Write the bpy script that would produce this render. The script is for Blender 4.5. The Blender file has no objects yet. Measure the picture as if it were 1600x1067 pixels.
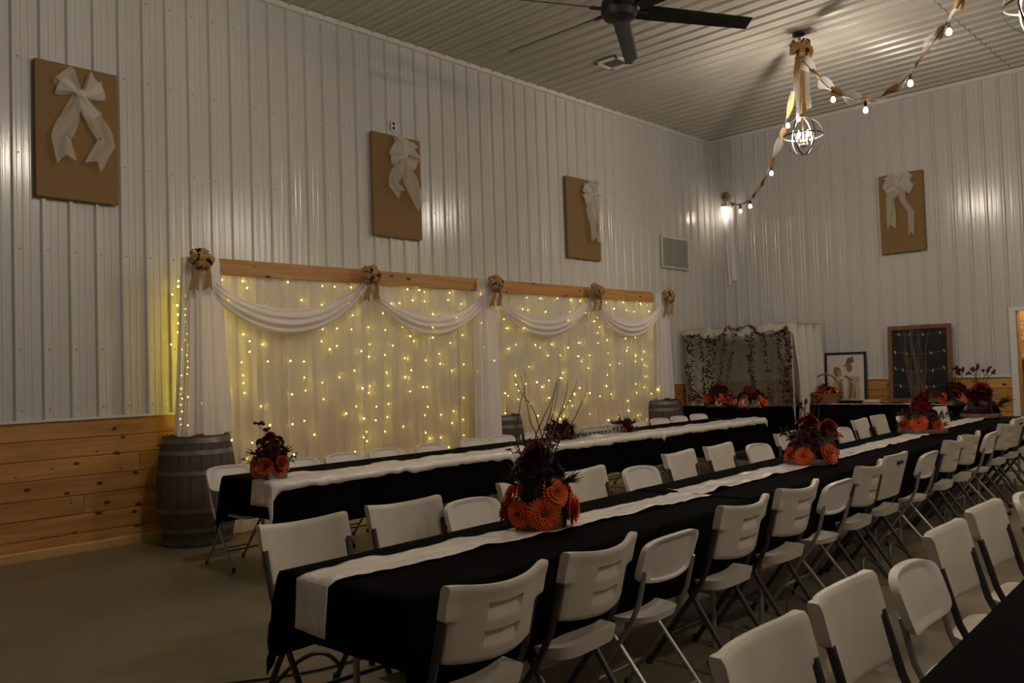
import bpy, math, random
from mathutils import Vector, Matrix, noise
random.seed(7)
PI = math.pi
sc = bpy.context.scene
C = sc.collection

# ------------------------------------------------------------------ camera, world, exposure
CAM = Vector((8.18, 0.0, 1.5))
yaw, pit, rol = 0.7632427, 0.0346786, -0.0319046
fw = Vector((-math.sin(yaw) * math.cos(pit), math.cos(yaw) * math.cos(pit), math.sin(pit)))
r0 = Vector((math.cos(yaw), math.sin(yaw), 0)); u0 = r0.cross(fw)
rr = r0 * math.cos(rol) + u0 * math.sin(rol); uu = -r0 * math.sin(rol) + u0 * math.cos(rol)
cd = bpy.data.cameras.new('camera'); cam = bpy.data.objects.new('camera', cd); C.objects.link(cam)
cd.sensor_width = 36; cd.lens = 1333.7 / 1600 * 36; cd.clip_start = 0.05; cd.clip_end = 100
m = Matrix((rr, uu, -fw)).transposed().to_4x4(); m.translation = CAM; cam.matrix_world = m
sc.camera = cam
w = bpy.data.worlds.new('world'); sc.world = w; w.use_nodes = True
w.node_tree.nodes['Background'].inputs[0].default_value = (0.9, 0.8, 0.65, 1)
w.node_tree.nodes['Background'].inputs[1].default_value = 0.004
sc.view_settings.view_transform = 'Standard'; sc.view_settings.look = 'None'
sc.view_settings.exposure = 0.0; sc.view_settings.gamma = 1.0
LAMP_W = 128.0          # watts of each hanging globe lamp
LAMP_COL = (1.0, 0.88, 0.74)
FAIRY = 24.0           # emission of a fairy-light bulb
H, L, HW = 5.644, 13.986, 1.192       # ceiling, back wall, wainscot top
XR, YF = 12.4, -4.0                   # right and front walls, out of view

# ------------------------------------------------------------------ materials
def mat(name, col, rough=0.6, spec=0.5, metal=0.0, sheen=0.0):
    m = bpy.data.materials.new(name); m.use_nodes = True
    b = m.node_tree.nodes['Principled BSDF']
    b.inputs['Base Color'].default_value = (*col, 1); b.inputs['Roughness'].default_value = rough
    b.inputs['Specular IOR Level'].default_value = spec; b.inputs['Metallic'].default_value = metal
    if sheen: b.inputs['Sheen Weight'].default_value = sheen
    return m
def nodes(m): return m.node_tree.nodes, m.node_tree.links, m.node_tree.nodes['Principled BSDF']
def vary(m, c2, scale=6, mapscale=(1, 1, 1), detail=4, lo=.35, hi=.65, bump=0.0, bscale=None, coord='Object', dist=0.01):
    N, K, b = nodes(m); tc = N.new('ShaderNodeTexCoord'); mp = N.new('ShaderNodeMapping'); mp.inputs['Scale'].default_value = mapscale
    K.new(tc.outputs[coord], mp.inputs[0]); n = N.new('ShaderNodeTexNoise'); n.inputs['Scale'].default_value = scale; n.inputs['Detail'].default_value = detail
    K.new(mp.outputs[0], n.inputs['Vector']); r = N.new('ShaderNodeValToRGB'); K.new(n.outputs['Fac'], r.inputs[0])
    r.color_ramp.elements[0].position = lo; r.color_ramp.elements[1].position = hi
    r.color_ramp.elements[0].color = b.inputs['Base Color'].default_value; r.color_ramp.elements[1].color = (*c2, 1)
    K.new(r.outputs[0], b.inputs['Base Color'])
    if bump:
        n2 = N.new('ShaderNodeTexNoise'); n2.inputs['Scale'].default_value = bscale or scale * 4; n2.inputs['Detail'].default_value = 3
        K.new(mp.outputs[0], n2.inputs['Vector']); bp = N.new('ShaderNodeBump'); bp.inputs['Strength'].default_value = bump; bp.inputs['Distance'].default_value = dist
        K.new(n2.outputs['Fac'], bp.inputs['Height']); K.new(bp.outputs[0], b.inputs['Normal'])
    return m
def pine(name, c1, c2, knot, axis='y', rough=.42):
    """pine boards: long streaky grain along one axis, dark knots, each board its own tone"""
    m = mat(name, c1, rough, .4); N, K, b = nodes(m)
    tc = N.new('ShaderNodeTexCoord'); oi = N.new('ShaderNodeObjectInfo')
    add = N.new('ShaderNodeVectorMath'); add.operation = 'ADD'
    cmb = N.new('ShaderNodeCombineXYZ'); mul = N.new('ShaderNodeMath'); mul.operation = 'MULTIPLY'; mul.inputs[1].default_value = 37.0
    K.new(oi.outputs['Random'], mul.inputs[0])
    for i in range(3): K.new(mul.outputs[0], cmb.inputs[i])
    K.new(tc.outputs['Object'], add.inputs[0]); K.new(cmb.outputs[0], add.inputs[1])
    s = {'x': (.55, 9, 9), 'y': (9, .55, 9), 'z': (9, 9, .55)}[axis]
    mp = N.new('ShaderNodeMapping'); mp.inputs['Scale'].default_value = s; K.new(add.outputs[0], mp.inputs[0])
    n = N.new('ShaderNodeTexNoise'); n.inputs['Scale'].default_value = 2.2; n.inputs['Detail'].default_value = 6; n.inputs['Distortion'].default_value = .6
    K.new(mp.outputs[0], n.inputs['Vector'])
    r = N.new('ShaderNodeValToRGB'); K.new(n.outputs['Fac'], r.inputs[0])
    r.color_ramp.elements[0].position = .36; r.color_ramp.elements[1].position = .66
    r.color_ramp.elements[0].color = (*c1, 1); r.color_ramp.elements[1].color = (*c2, 1)
    sp = N.new('ShaderNodeSeparateXYZ'); K.new(add.outputs[0], sp.inputs[0]); c2_ = N.new('ShaderNodeCombineXYZ')
    lg, ac = {'x': (0, 2), 'y': (1, 2), 'z': (2, 1)}[axis]
    for o_, src, k_ in ((0, lg, 3.3), (1, ac, 5.6)):
        mm = N.new('ShaderNodeMath'); mm.operation = 'MULTIPLY'; mm.inputs[1].default_value = k_; K.new(sp.outputs[src], mm.inputs[0]); K.new(mm.outputs[0], c2_.inputs[o_])
    v = N.new('ShaderNodeTexVoronoi'); v.voronoi_dimensions = '2D'; v.inputs['Scale'].default_value = 1.0; K.new(c2_.outputs[0], v.inputs['Vector'])
    sc2 = N.new('ShaderNodeSeparateColor'); K.new(v.outputs['Color'], sc2.inputs[0])
    sub = N.new('ShaderNodeMath'); sub.operation = 'MULTIPLY_ADD'; K.new(sc2.outputs[0], sub.inputs[0]); sub.inputs[1].default_value = .13; K.new(v.outputs['Distance'], sub.inputs[2])
    kr = N.new('ShaderNodeValToRGB'); K.new(sub.outputs[0], kr.inputs[0])
    kr.color_ramp.elements[0].position = .085; kr.color_ramp.elements[0].color = (1, 1, 1, 1)
    kr.color_ramp.elements[1].position = .135; kr.color_ramp.elements[1].color = (0, 0, 0, 1)
    mx = N.new('ShaderNodeMix'); mx.data_type = 'RGBA'; K.new(kr.outputs[0], mx.inputs[0]); K.new(r.outputs[0], mx.inputs[6]); mx.inputs[7].default_value = (*knot, 1)
    hs = N.new('ShaderNodeHueSaturation'); mr = N.new('ShaderNodeMapRange'); mr.inputs[3].default_value = .8; mr.inputs[4].default_value = 1.15
    K.new(oi.outputs['Random'], mr.inputs[0]); K.new(mr.outputs[0], hs.inputs['Value']); K.new(mx.outputs[2], hs.inputs['Color'])
    K.new(hs.outputs[0], b.inputs['Base Color'])
    return m
def emit(name, col, st):
    m = bpy.data.materials.new(name); m.use_nodes = True; N = m.node_tree.nodes; N.clear()
    e = N.new('ShaderNodeEmission'); o = N.new('ShaderNodeOutputMaterial'); e.inputs[0].default_value = (*col, 1); e.inputs[1].default_value = st
    m.node_tree.links.new(e.outputs[0], o.inputs[0]); return m
def sheer(name, col, clear=.3, trans=.5):
    m = bpy.data.materials.new(name); m.use_nodes = True; N = m.node_tree.nodes; K = m.node_tree.links; N.clear()
    d = N.new('ShaderNodeBsdfDiffuse'); t = N.new('ShaderNodeBsdfTranslucent'); p = N.new('ShaderNodeBsdfTransparent'); o = N.new('ShaderNodeOutputMaterial')
    d.inputs[0].default_value = (*col, 1); t.inputs[0].default_value = (*col, 1)
    a = N.new('ShaderNodeMixShader'); a.inputs[0].default_value = trans; K.new(d.outputs[0], a.inputs[1]); K.new(t.outputs[0], a.inputs[2])
    c = N.new('ShaderNodeMixShader'); c.inputs[0].default_value = clear; K.new(a.outputs[0], c.inputs[1]); K.new(p.outputs[0], c.inputs[2]); K.new(c.outputs[0], o.inputs[0])
    return m
M = {}
M['wall_metal'] = mat('wall_metal', (.54, .525, .51), .21, .6)
def streak(m, z=.03, st=.6):
    N, K, b = nodes(m); tc = N.new('ShaderNodeTexCoord'); mp = N.new('ShaderNodeMapping'); mp.inputs['Scale'].default_value = (1, 1, z); K.new(tc.outputs['Object'], mp.inputs[0])
    n = N.new('ShaderNodeTexNoise'); n.inputs['Scale'].default_value = 22; n.inputs['Detail'].default_value = 3; K.new(mp.outputs[0], n.inputs['Vector'])
    bp = N.new('ShaderNodeBump'); bp.inputs['Strength'].default_value = st; bp.inputs['Distance'].default_value = .004; K.new(n.outputs['Fac'], bp.inputs['Height']); K.new(bp.outputs[0], b.inputs['Normal'])
streak(M['wall_metal'])
M['ceil_metal'] = mat('ceil_metal', (.44, .415, .37), .30, .5)
M['trim'] = mat('trim', (.66, .64, .6), .35)
M['screw'] = mat('screw', (.22, .21, .2), .4, .5, .6)
M['backing'] = mat('backing', (.3, .29, .27), .8)
M['floor'] = vary(mat('floor', (.145, .115, .07), .5, .35), (.235, .19, .12), 1.1, detail=7, lo=.3, hi=.7, bump=.05, bscale=30)
M['pine'] = pine('pine', (.41, .19, .052), (.55, .285, .09), (.085, .03, .012), 'y')
M['pine_x'] = pine('pine_x', (.41, .19, .052), (.55, .285, .09), (.085, .03, .012), 'x')
M['pine_z'] = pine('pine_z', (.42, .2, .07), (.55, .28, .1), (.12, .04, .01), 'z')
M['pine_base'] = pine('pine_base', (.58, .33, .13), (.68, .41, .18), (.2, .08, .03), 'y')
M['burlap'] = vary(mat('burlap', (.20, .125, .055), .9, .1), (.26, .168, .078), 90, (1, 1, 1), 2, .3, .7, .5, 320, dist=.002)
M['burlap_ribbon'] = vary(mat('burlap_ribbon', (.30, .17, .07), .9, .1), (.42, .26, .12), 70, (1, 1, 1), 2, .3, .7)
M['tulle'] = sheer('tulle', (.86, .83, .78), .60, .3)
M['curtain'] = sheer('curtain', (.92, .86, .79), .14, .46)
M['drape'] = sheer('drape', (.88, .83, .86), .08, .3)
M['arch_tulle'] = sheer('arch_tulle', (.80, .78, .72), .62, .4)
M['arch_cloth'] = sheer('arch_cloth', (.78, .75, .66), .10, .3)
M['black_cloth'] = vary(mat('black_cloth', (.003, .0028, .0027), .9, .03), (.0045, .0042, .004), 3)
M['satin'] = vary(mat('satin', (.74, .69, .65), .22, .8), (.79, .74, .70), 5, (1.6, .8, 1), bump=1.0, bscale=6, dist=.03)
M['resin'] = vary(mat('resin', (.62, .56, .475), .40, .45), (.66, .60, .515), 8)
M['white_plastic'] = vary(mat('white_plastic', (.72, .66, .61), .38, .45), (.76, .70, .65), 8)
M['dark_tube'] = mat('dark_tube', (.055, .05, .048), .4, .5, .3)
M['grey_tube'] = mat('grey_tube', (.36, .33, .31), .35, .5, .4)
M['rubber'] = mat('rubber', (.02, .02, .02), .8)
M['slot'] = mat('slot', (.02, .018, .015), .9)
M['table_white'] = mat('table_white', (.5, .48, .45), .5)
M['barrel'] = vary(mat('barrel', (.07, .053, .04), .8, .2), (.115, .09, .07), 6, (3, 3, .35), 6, .3, .7, .3, 22)
M['barrel_dark'] = mat('barrel_dark', (.03, .025, .022), .85)
M['hoop'] = vary(mat('hoop', (.21, .205, .2), .45, .5, .5), (.13, .12, .115), 9)
M['fan'] = mat('fan', (.012, .011, .011), .5, .3)
M['iron'] = mat('iron', (.10, .085, .07), .35, .5, .8)
M['black_metal'] = mat('black_metal', (.015, .014, .013), .5)
M['bulb_glow'] = emit('bulb_glow', (1, .82, .55), 140)
M['globe_bulb'] = emit('globe_bulb', (1, .78, .48), 14)
M['fairy'] = emit('fairy', (1.0, .78, .11), FAIRY)
M['wire'] = mat('wire', (.4, .38, .3), .5)
M['plate'] = mat('plate', (.62, .59, .54), .4)
M['orange'] = vary(mat('orange', (.60, .075, .012), .6, .3), (.75, .13, .02), 40)
M['coral'] = vary(mat('coral', (.55, .07, .035), .6, .3), (.66, .14, .07), 40)
M['red'] = vary(mat('red', (.17, .012, .010), .6, .3), (.25, .022, .014), 40)
M['burgundy'] = vary(mat('burgundy', (.055, .006, .010), .65, .3), (.09, .010, .014), 40)
M['plum'] = vary(mat('plum', (.028, .008, .022), .65, .3), (.05, .012, .035), 40)
M['cream'] = vary(mat('cream', (.55, .45, .33), .7, .3), (.62, .52, .4), 40)
M['seed'] = mat('seed', (.12, .03, .01), .8)
M['leaf'] = vary(mat('leaf', (.022, .026, .012), .6, .3), (.04, .03, .015), 20)
M['leaf_red'] = vary(mat('leaf_red', (.115, .012, .014), .6, .3), (.06, .01, .01), 25)
M['leaf_orange'] = vary(mat('leaf_orange', (.42, .06, .015), .6, .3), (.28, .03, .012), 25)
M['twig'] = mat('twig', (.13, .09, .06), .8)
M['bark'] = vary(mat('bark', (.11, .07, .042), .85, .2), (.2, .135, .08), 18, (1, 1, .3), bump=.4, bscale=40)
M['zinc'] = vary(mat('zinc', (.16, .15, .14), .5, .5, .5), (.22, .21, .2), 6)
M['silver'] = mat('silver', (.42, .40, .38), .3, .5, .8)
M['chalkboard'] = vary(mat('chalkboard', (.012, .012, .013), .75, .3), (.02, .02, .022), 5)
M['oak'] = pine('oak', (.15, .065, .028), (.21, .095, .04), (.07, .025, .01), 'z')
M['black_frame'] = mat('black_frame', (.012, .011, .011), .4)
M['paper'] = mat('paper', (.60, .55, .50), .6)
M['ink_brown'] = mat('ink_brown', (.22, .14, .075), .8)
M['ink_grey'] = mat('ink_grey', (.13, .11, .095), .8)
M['ink_pale'] = mat('ink_pale', (.45, .37, .26), .8)
M['ink_gold'] = mat('ink_gold', (.42, .29, .09), .8)
M['wicker'] = vary(mat('wicker', (.22, .10, .035), .8, .2), (.3, .15, .06), 40)
M['pin'] = mat('pin', (.55, .5, .45), .6)
M['book'] = mat('book', (.42, .24, .2), .6)
M['cord'] = mat('cord', (.015, .014, .013), .6)

# ------------------------------------------------------------------ mesh helpers
class MB:
    def __init__(s): s.v = []; s.f = []
    def add(s, V, F):
        o = len(s.v); s.v += [tuple(q) for q in V]; s.f += [tuple(i + o for i in f) for f in F]; return s
    def box(s, a, b):
        x0, y0, z0 = a; x1, y1, z1 = b
        return s.add([(x0,y0,z0),(x1,y0,z0),(x1,y1,z0),(x0,y1,z0),(x0,y0,z1),(x1,y0,z1),(x1,y1,z1),(x0,y1,z1)],
                     [(0,3,2,1),(4,5,6,7),(0,1,5,4),(1,2,6,5),(2,3,7,6),(3,0,4,7)])
    def cbox(s, a, b, c):
        """box with chamfered edges in the XY/Z sense (chamfer c on all edges)"""
        x0,y0,z0 = a; x1,y1,z1 = b
        V = []
        for X, sx in ((x0,1),(x1,-1)):
            for Y, sy in ((y0,1),(y1,-1)):
                for Z, sz in ((z0,1),(z1,-1)):
                    V += [(X, Y+sy*c, Z+sz*c), (X+sx*c, Y, Z+sz*c), (X+sx*c, Y+sy*c, Z)]
        o = len(s.v); s.v += V
        import bmesh
        bm = bmesh.new(); vs = [bm.verts.new(q) for q in V]; r = bmesh.ops.convex_hull(bm, input=vs)
        bm.verts.index_update()
        for f in bm.faces: s.f.append(tuple(o + v.index for v in f.verts))
        bm.free(); return s
    def tube(s, pts, r, n=8, cap=True, closed=False):
        pts = [Vector(q) for q in pts]; N = len(pts); rs = r if isinstance(r, (list, tuple)) else [r] * N
        V = []; F = []; up = None
        for i, q in enumerate(pts):
            if closed: t = pts[(i+1) % N] - pts[i-1]
            else: t = pts[min(i+1, N-1)] - pts[max(i-1, 0)]
            t.normalize()
            if up is None:
                up = Vector((0,0,1)) if abs(t.z) < .9 else Vector((1,0,0))
            a = t.cross(up); 
            if a.length < 1e-6: a = t.orthogonal()
            a.normalize(); up = a.cross(t).normalized()
            for k in range(n):
                an = 2*PI*k/n; V.append(q + (a*math.cos(an) + up*math.sin(an)) * rs[i])
        for i in range(N if closed else N-1):
            j = (i+1) % N
            for k in range(n): F.append((i*n+k, i*n+(k+1)%n, j*n+(k+1)%n, j*n+k))
        if cap and not closed: F.append(tuple(range(n-1,-1,-1))); F.append(tuple((N-1)*n+k for k in range(n)))
        return s.add(V, F)
    def lathe(s, prof, n=32, c=(0,0,0)):
        V = []; F = []
        for r, z in prof:
            for k in range(n):
                a = 2*PI*k/n; V.append((c[0]+r*math.cos(a), c[1]+r*math.sin(a), c[2]+z))
        for i in range(len(prof)-1):
            for k in range(n): F.append((i*n+k, i*n+(k+1)%n, (i+1)*n+(k+1)%n, (i+1)*n+k))
        if prof[0][0] > 1e-5: F.append(tuple(range(n-1,-1,-1)))
        if prof[-1][0] > 1e-5: F.append(tuple((len(prof)-1)*n+k for k in range(n)))
        return s.add(V, F)
    def grid(s, nu, nv, fn):
        V = [fn(i/nu, j/nv) for j in range(nv+1) for i in range(nu+1)]
        F = [(j*(nu+1)+i, j*(nu+1)+i+1, (j+1)*(nu+1)+i+1, (j+1)*(nu+1)+i) for j in range(nv) for i in range(nu)]
        return s.add(V, F)
    def slab(s, nu, nv, fa, fb):
        """closed solid between two parametric sheets"""
        o = len(s.v); w_ = nu + 1; n = w_ * (nv + 1)
        s.grid(nu, nv, fa)
        V = [fb(i/nu, j/nv) for j in range(nv+1) for i in range(nu+1)]
        F = [(j*w_+i, (j+1)*w_+i, (j+1)*w_+i+1, j*w_+i+1) for j in range(nv) for i in range(nu)]
        s.add(V, F)
        rim = [i for i in range(nu)] + [j*w_+nu for j in range(nv)] + [nv*w_+nu-i for i in range(nu)] + [(nv-j)*w_ for j in range(nv)]
        for k in range(len(rim)):
            a, b = rim[k], rim[(k+1) % len(rim)]; s.f.append((o+b, o+a, o+n+a, o+n+b))
        return s
    def sphere(s, c, r, n=8, m=6, sz=1.0):
        prof = [(r*math.sin(PI*i/m) if 0 < i < m else 1e-6, -r*sz*math.cos(PI*i/m)) for i in range(m+1)]
        return s.lathe(prof, n, c)
    def prism(s, poly, y0, y1):
        n = len(poly); V = [(x, y0, z) for x, z in poly] + [(x, y1, z) for x, z in poly]
        return s.add(V, [tuple(range(n)), tuple(range(2*n-1, n-1, -1))] + [(i, i+n, (i+1)%n+n, (i+1)%n) for i in range(n)])
    def mesh(s, name, m, smooth=True, angle=40):
        me = bpy.data.meshes.new(name); me.from_pydata(s.v, [], s.f); me.validate(); me.materials.append(M[m])
        import bmesh
        bm = bmesh.new(); bm.from_mesh(me); bmesh.ops.recalc_face_normals(bm, faces=bm.faces); bm.to_mesh(me); bm.free()
        if smooth:
            me.polygons.foreach_set('use_smooth', [True] * len(me.polygons))
            try: me.set_sharp_from_angle(angle=math.radians(angle))
            except Exception: pass
        return me
    def build(s, name, m, parent=None, smooth=True, loc=None, rot=None, angle=40):
        return obj(name, s.mesh(name, m, smooth, angle), parent, loc, rot)
def obj(name, me, parent=None, loc=None, rot=None):
    o = bpy.data.objects.new(name, me); C.objects.link(o)
    if parent: o.parent = parent
    if loc is not None: o.location = loc
    if rot is not None: o.rotation_euler = rot
    return o
def tag(o, label, cat, group=None, kind=None):
    if label: o['label'] = label
    if cat: o['category'] = cat
    if group: o['group'] = group
    if kind: o['kind'] = kind
    return o
def thing(name, label, cat, loc=(0,0,0), rz=0, group=None):
    o = bpy.data.objects.new(name, None); C.objects.link(o); o.location = loc; o.rotation_euler = (0, 0, rz); o.empty_display_size = .1
    return tag(o, label, cat, group)
def struct(o): o['kind'] = 'structure'; return o
def copy_tree(o, parent=None):
    c = o.copy(); C.objects.link(c); c.parent = parent
    for ch in o.children: copy_tree(ch, c)
    return c
ORD = 'first second third fourth fifth sixth seventh eighth ninth tenth eleventh twelfth thirteenth fourteenth fifteenth sixteenth seventeenth eighteenth nineteenth twentieth'.split()
ORD += ['twenty-' + x for x in ORD[:9]] + ['thirtieth'] + ['thirty-' + x for x in ORD[:9]] + ['fortieth']
def nz(x, y, z=0): return noise.noise(Vector((x, y, z)))

# ------------------------------------------------------------------ the room
DX0, DX1, DZ = 4.92, 5.95, 2.14          # doorway in the back wall
fl = MB(); fl.grid(1, 1, lambda u, v: (-.05 + u*(XR+.1), YF-.05 + v*(L-YF+3.2), 0)); struct(fl.build('floor', 'floor', smooth=False))
wl = struct(MB().box((-.12, YF, 0), (-.03, L+.12, H+.1)).build('wall_left', 'backing'))
wb = MB().box((-.12, L+.03, 0), (DX0, L+.12, H+.1)).box((DX1, L+.03, 0), (XR+.1, L+.12, H+.1)).box((DX0, L+.03, DZ), (DX1, L+.12, H+.1))
wb = struct(wb.build('wall_back', 'backing'))
wr = struct(MB().box((XR+.03, YF, 0), (XR+.12, L+.1, H+.1)).build('wall_right', 'wall_metal'))
wf = struct(MB().box((-.1, YF-.12, 0), (XR+.1, YF-.03, H+.1)).build('wall_front', 'wall_metal'))
ce = struct(MB().box((-.1, YF-.1, H+.03), (XR+.1, L+.12, H+.1)).build('ceiling', 'backing'))
PW = .9144
def profile(n=4, pitch=.2286):
    """cross-section of one ribbed steel sheet: (along, out) with a tall rib every 9 inches and two low beads between"""
    P = []
    for k in range(n):
        o = k*pitch
        P += [(o+.0, 0), (o+.006, .0), (o+.022, .027), (o+.044, .027), (o+.060, 0)]
        for c in (.105, .165):
            P += [(o+c-.010, 0), (o+c-.004, .0035), (o+c+.004, .0035), (o+c+.010, 0)]
    P.append((n*pitch, 0)); return P
def sheet(name, length, m):
    b = MB(); P = profile(); n = len(P)
    V = [(a, o, 0) for a, o in P] + [(a, o, length) for a, o in P]
    b.add(V, [(i, i+1, n+i+1, n+i) for i in range(n-1)])
    return b.mesh(name, m, smooth=False)
def screws(length, rows):
    b = MB()
    for z in rows:
        for k in range(4):
            x = k*.2286 + .072; b.lathe([(.0075, 0), (.0075, .004), (.003, .007)], 6, (0, 0, 0))
            for i in range(len(b.v)-18, len(b.v)): vx, vy, vz = b.v[i]; b.v[i] = (x+vx, vz+.0005, z+vy)
    return b.mesh('screws', 'screw', smooth=False)
wall_sheet = sheet('metal_sheet', H-HW-.01, 'wall_metal'); wall_scr = screws(H, [.09, .62, 1.5, 2.35, 3.2, 4.0])
door_sheet = sheet('metal_sheet_above_door', H-DZ-.06, 'wall_metal')
# left wall: sheet x-axis runs along +y, out is +x
n = int((L - YF) / PW) + 1
for k in range(n):
    y = L - (k+1)*PW
    o = obj('metal_sheet', wall_sheet, wl); o.matrix_world = Matrix(((0,1,0,-.012),(1,0,0,y),(0,0,1,HW+.01),(0,0,0,1)))
    if y > 0: s_ = obj('screws', wall_scr, o); s_['kind'] = 'stuff'
k = 0; x = 0.0
while x < XR:
    me = wall_sheet; z = HW+.01
    if x + PW > DX0-.1 and x < DX1+.1: me = door_sheet; z = DZ+.06
    o = obj('metal_sheet', me, wb); o.matrix_world = Matrix(((1,0,0,x),(0,-1,0,L+.012),(0,0,1,z),(0,0,0,1)))
    if me is wall_sheet and x < 6: s_ = obj('screws', wall_scr, o); s_['kind'] = 'stuff'
    x += PW
# metal infill beside the doorway
def strip_sheet(wd, length):
    P = [q for q in profile(2) if q[0] < wd-.005] + [(wd, 0)]; n_ = len(P); b = MB()
    b.add([(a, o, 0) for a, o in P] + [(a, o, length) for a, o in P], [(i, i+1, n_+i+1, n_+i) for i in range(n_-1)]); return b.mesh('metal_sheet_strip', 'wall_metal', False)
for a, b in ((4.572, DX0-.08), (DX1+.08, 6.4)):
    o = obj('metal_sheet', strip_sheet(b-a, DZ+.05-HW), wb); o.matrix_world = Matrix(((1,0,0,a),(0,-1,0,L+.012),(0,0,1,HW+.01),(0,0,0,1)))
# ceiling sheets: ribs run across the room (along x), facing down; two lengths meet at x = 5.05
cA = sheet('ceiling_sheet', 5.046, 'ceil_metal'); cB = sheet('ceiling_sheet', XR-5.054, 'ceil_metal')
for k in range(n):
    y = L - (k+1)*PW
    o = obj('ceiling_sheet', cA, ce); o.matrix_world = Matrix(((0,0,1,0),(1,0,0,y),(0,-1,0,H+.012),(0,0,0,1)))
    o = obj('ceiling_sheet', cB, ce); o.matrix_world = Matrix(((0,0,1,5.054),(1,0,0,y),(0,-1,0,H+.012),(0,0,0,1)))
struct(MB().box((-.03, YF, H-.055), (.04, L, H+.004)).build('trim_1', 'trim'))
struct(MB().box((.03, L-.04, H-.055), (XR, L+.03, H+.004)).build('trim_2', 'trim'))
struct(MB().box((-.03, L-.028, HW), (.028, L+.03, H-.05)).build('trim_3', 'wall_metal'))
struct(MB().box((-.03, YF, HW-.008), (.030, L-.03, HW+.014)).build('trim_4', 'plate'))
struct(MB().box((.03, L-.03, HW-.008), (DX0-.09, L+.03, HW+.014)).build('trim_5', 'plate'))
# wainscot planks, tongue and groove with chamfered edges
bh = HW / 7.0
def plank_mesh(length, axis, th=.019, h=bh-.003):
    c = .005
    P = [(0, c), (th-c, 0), (th, c), (th, h-c), (th-c, h), (0, h-c)]
    b = MB(); V = [(o, 0, z) for o, z in P] + [(o, length, z) for o, z in P]; k = 6
    b.add(V, [tuple(range(k-1,-1,-1)), tuple(range(k, 2*k))] + [(i, (i+1)%k, (i+1)%k+k, i+k) for i in range(k)])
    if axis == 'x': b.v = [(y, -o, z) for o, y, z in b.v]
    return b.mesh('plank', 'pine' if axis == 'y' else 'pine_x', smooth=False)
pm = plank_mesh(4.876, 'y')
for r in range(7):
    y = YF - random.uniform(0, 4.4)
    while y < L-.05:
        a = max(y, YF); e = min(y+4.88, L-.03)
        me = pm if (e-a) > 4.87 else plank_mesh(e-a-.003, 'y')
        obj('plank', me, wl, (-.012, a, r*bh)); y += 4.88
for (x0, x1) in ((.01, DX0-.09), (DX1+.09, XR)):
    for r in range(7):
        x = x0 - random.uniform(0, 2.0)
        while x < x1-.05:
            a = max(x, x0); e = min(x+3.0, x1)
            if e - a > .03: obj('plank', plank_mesh(e-a-.003, 'x'), wb, (a, L+.012, r*bh))
            x += 3.0
bl = MB(); bl.add([(.007,0,0),(.026,0,0),(.026,0,.07),(.020,0,.082),(.007,0,.082),(.007,L-YF-.03,0),(.026,L-YF-.03,0),(.026,L-YF-.03,.07),(.020,L-YF-.03,.082),(.007,L-YF-.03,.082)],
  [(4,3,2,1,0),(5,6,7,8,9)]+[(i,(i+1)%5,(i+1)%5+5,i+5) for i in range(5)]); struct(bl.build('baseboard_left', 'pine_base', smooth=False, loc=(0, YF, 0)))
# doorway: casing, and the pine-lined room beyond it
dt = MB().box((DX0-.09, L-.02, 0), (DX0, L+.14, DZ+.06)).box((DX1, L-.02, 0), (DX1+.09, L+.14, DZ+.06)).box((DX0, L-.02, DZ), (DX1, L+.14, DZ+.06))
struct(dt.build('trim_6', 'trim'))
struct(MB().box((DX0-.012, L+.0, 0), (DX0+.012, L+.15, DZ)).box((DX1-.012, L+.0, 0), (DX1+.012, L+.15, DZ)).build('trim_7', 'pine_z'))
by = L + 1.9
far = struct(MB().box((3.4, by, 0), (8, by+.1, 3)).box((3.3, L+.13, 0), (3.4, by, 3)).box((8, L+.13, 0), (8.1, by, 3)).box((3.3, L+.13, 2.7), (8.1, by+.1, 2.8)).build('wall_beyond_door', 'backing'))
for r in range(15): obj('plank', plank_mesh(4.6, 'x'), far, (3.4, by, .01 + r*bh))
shelf = thing('shelf_unit', 'dark shelf unit seen through the doorway on the right', 'shelf', (4.55, by-.22, 0))
for z in (.45, .95, 1.42): MB().box((-.4, -.18, z), (.55, .18, z+.03)).build('shelf_board', 'oak', shelf)
for x in (-.42, .55): MB().box((x, -.18, 0), (x+.03, .18, 1.46)).build('side_panel', 'oak', shelf)
rl = thing('ceiling_lamp', 'warm lamp lighting the pine room beyond the doorway', 'lamp', (5.2, L+1.0, 2.7))
MB().lathe([(.09, 0), (.09, -.02), (.02, -.03)], 16).build('base', 'plate', rl); MB().sphere((0,0,-.07), .045, 10, 8).build('bulb', 'globe_bulb', rl)
ld = bpy.data.lights.new('lamp_light', 'POINT'); ld.energy = 60; ld.color = LAMP_COL; ld.shadow_soft_size = .06
lo = bpy.data.objects.new('lamp_light', ld); C.objects.link(lo); lo.parent = rl; lo.location = (0, 0, -.2)

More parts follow.
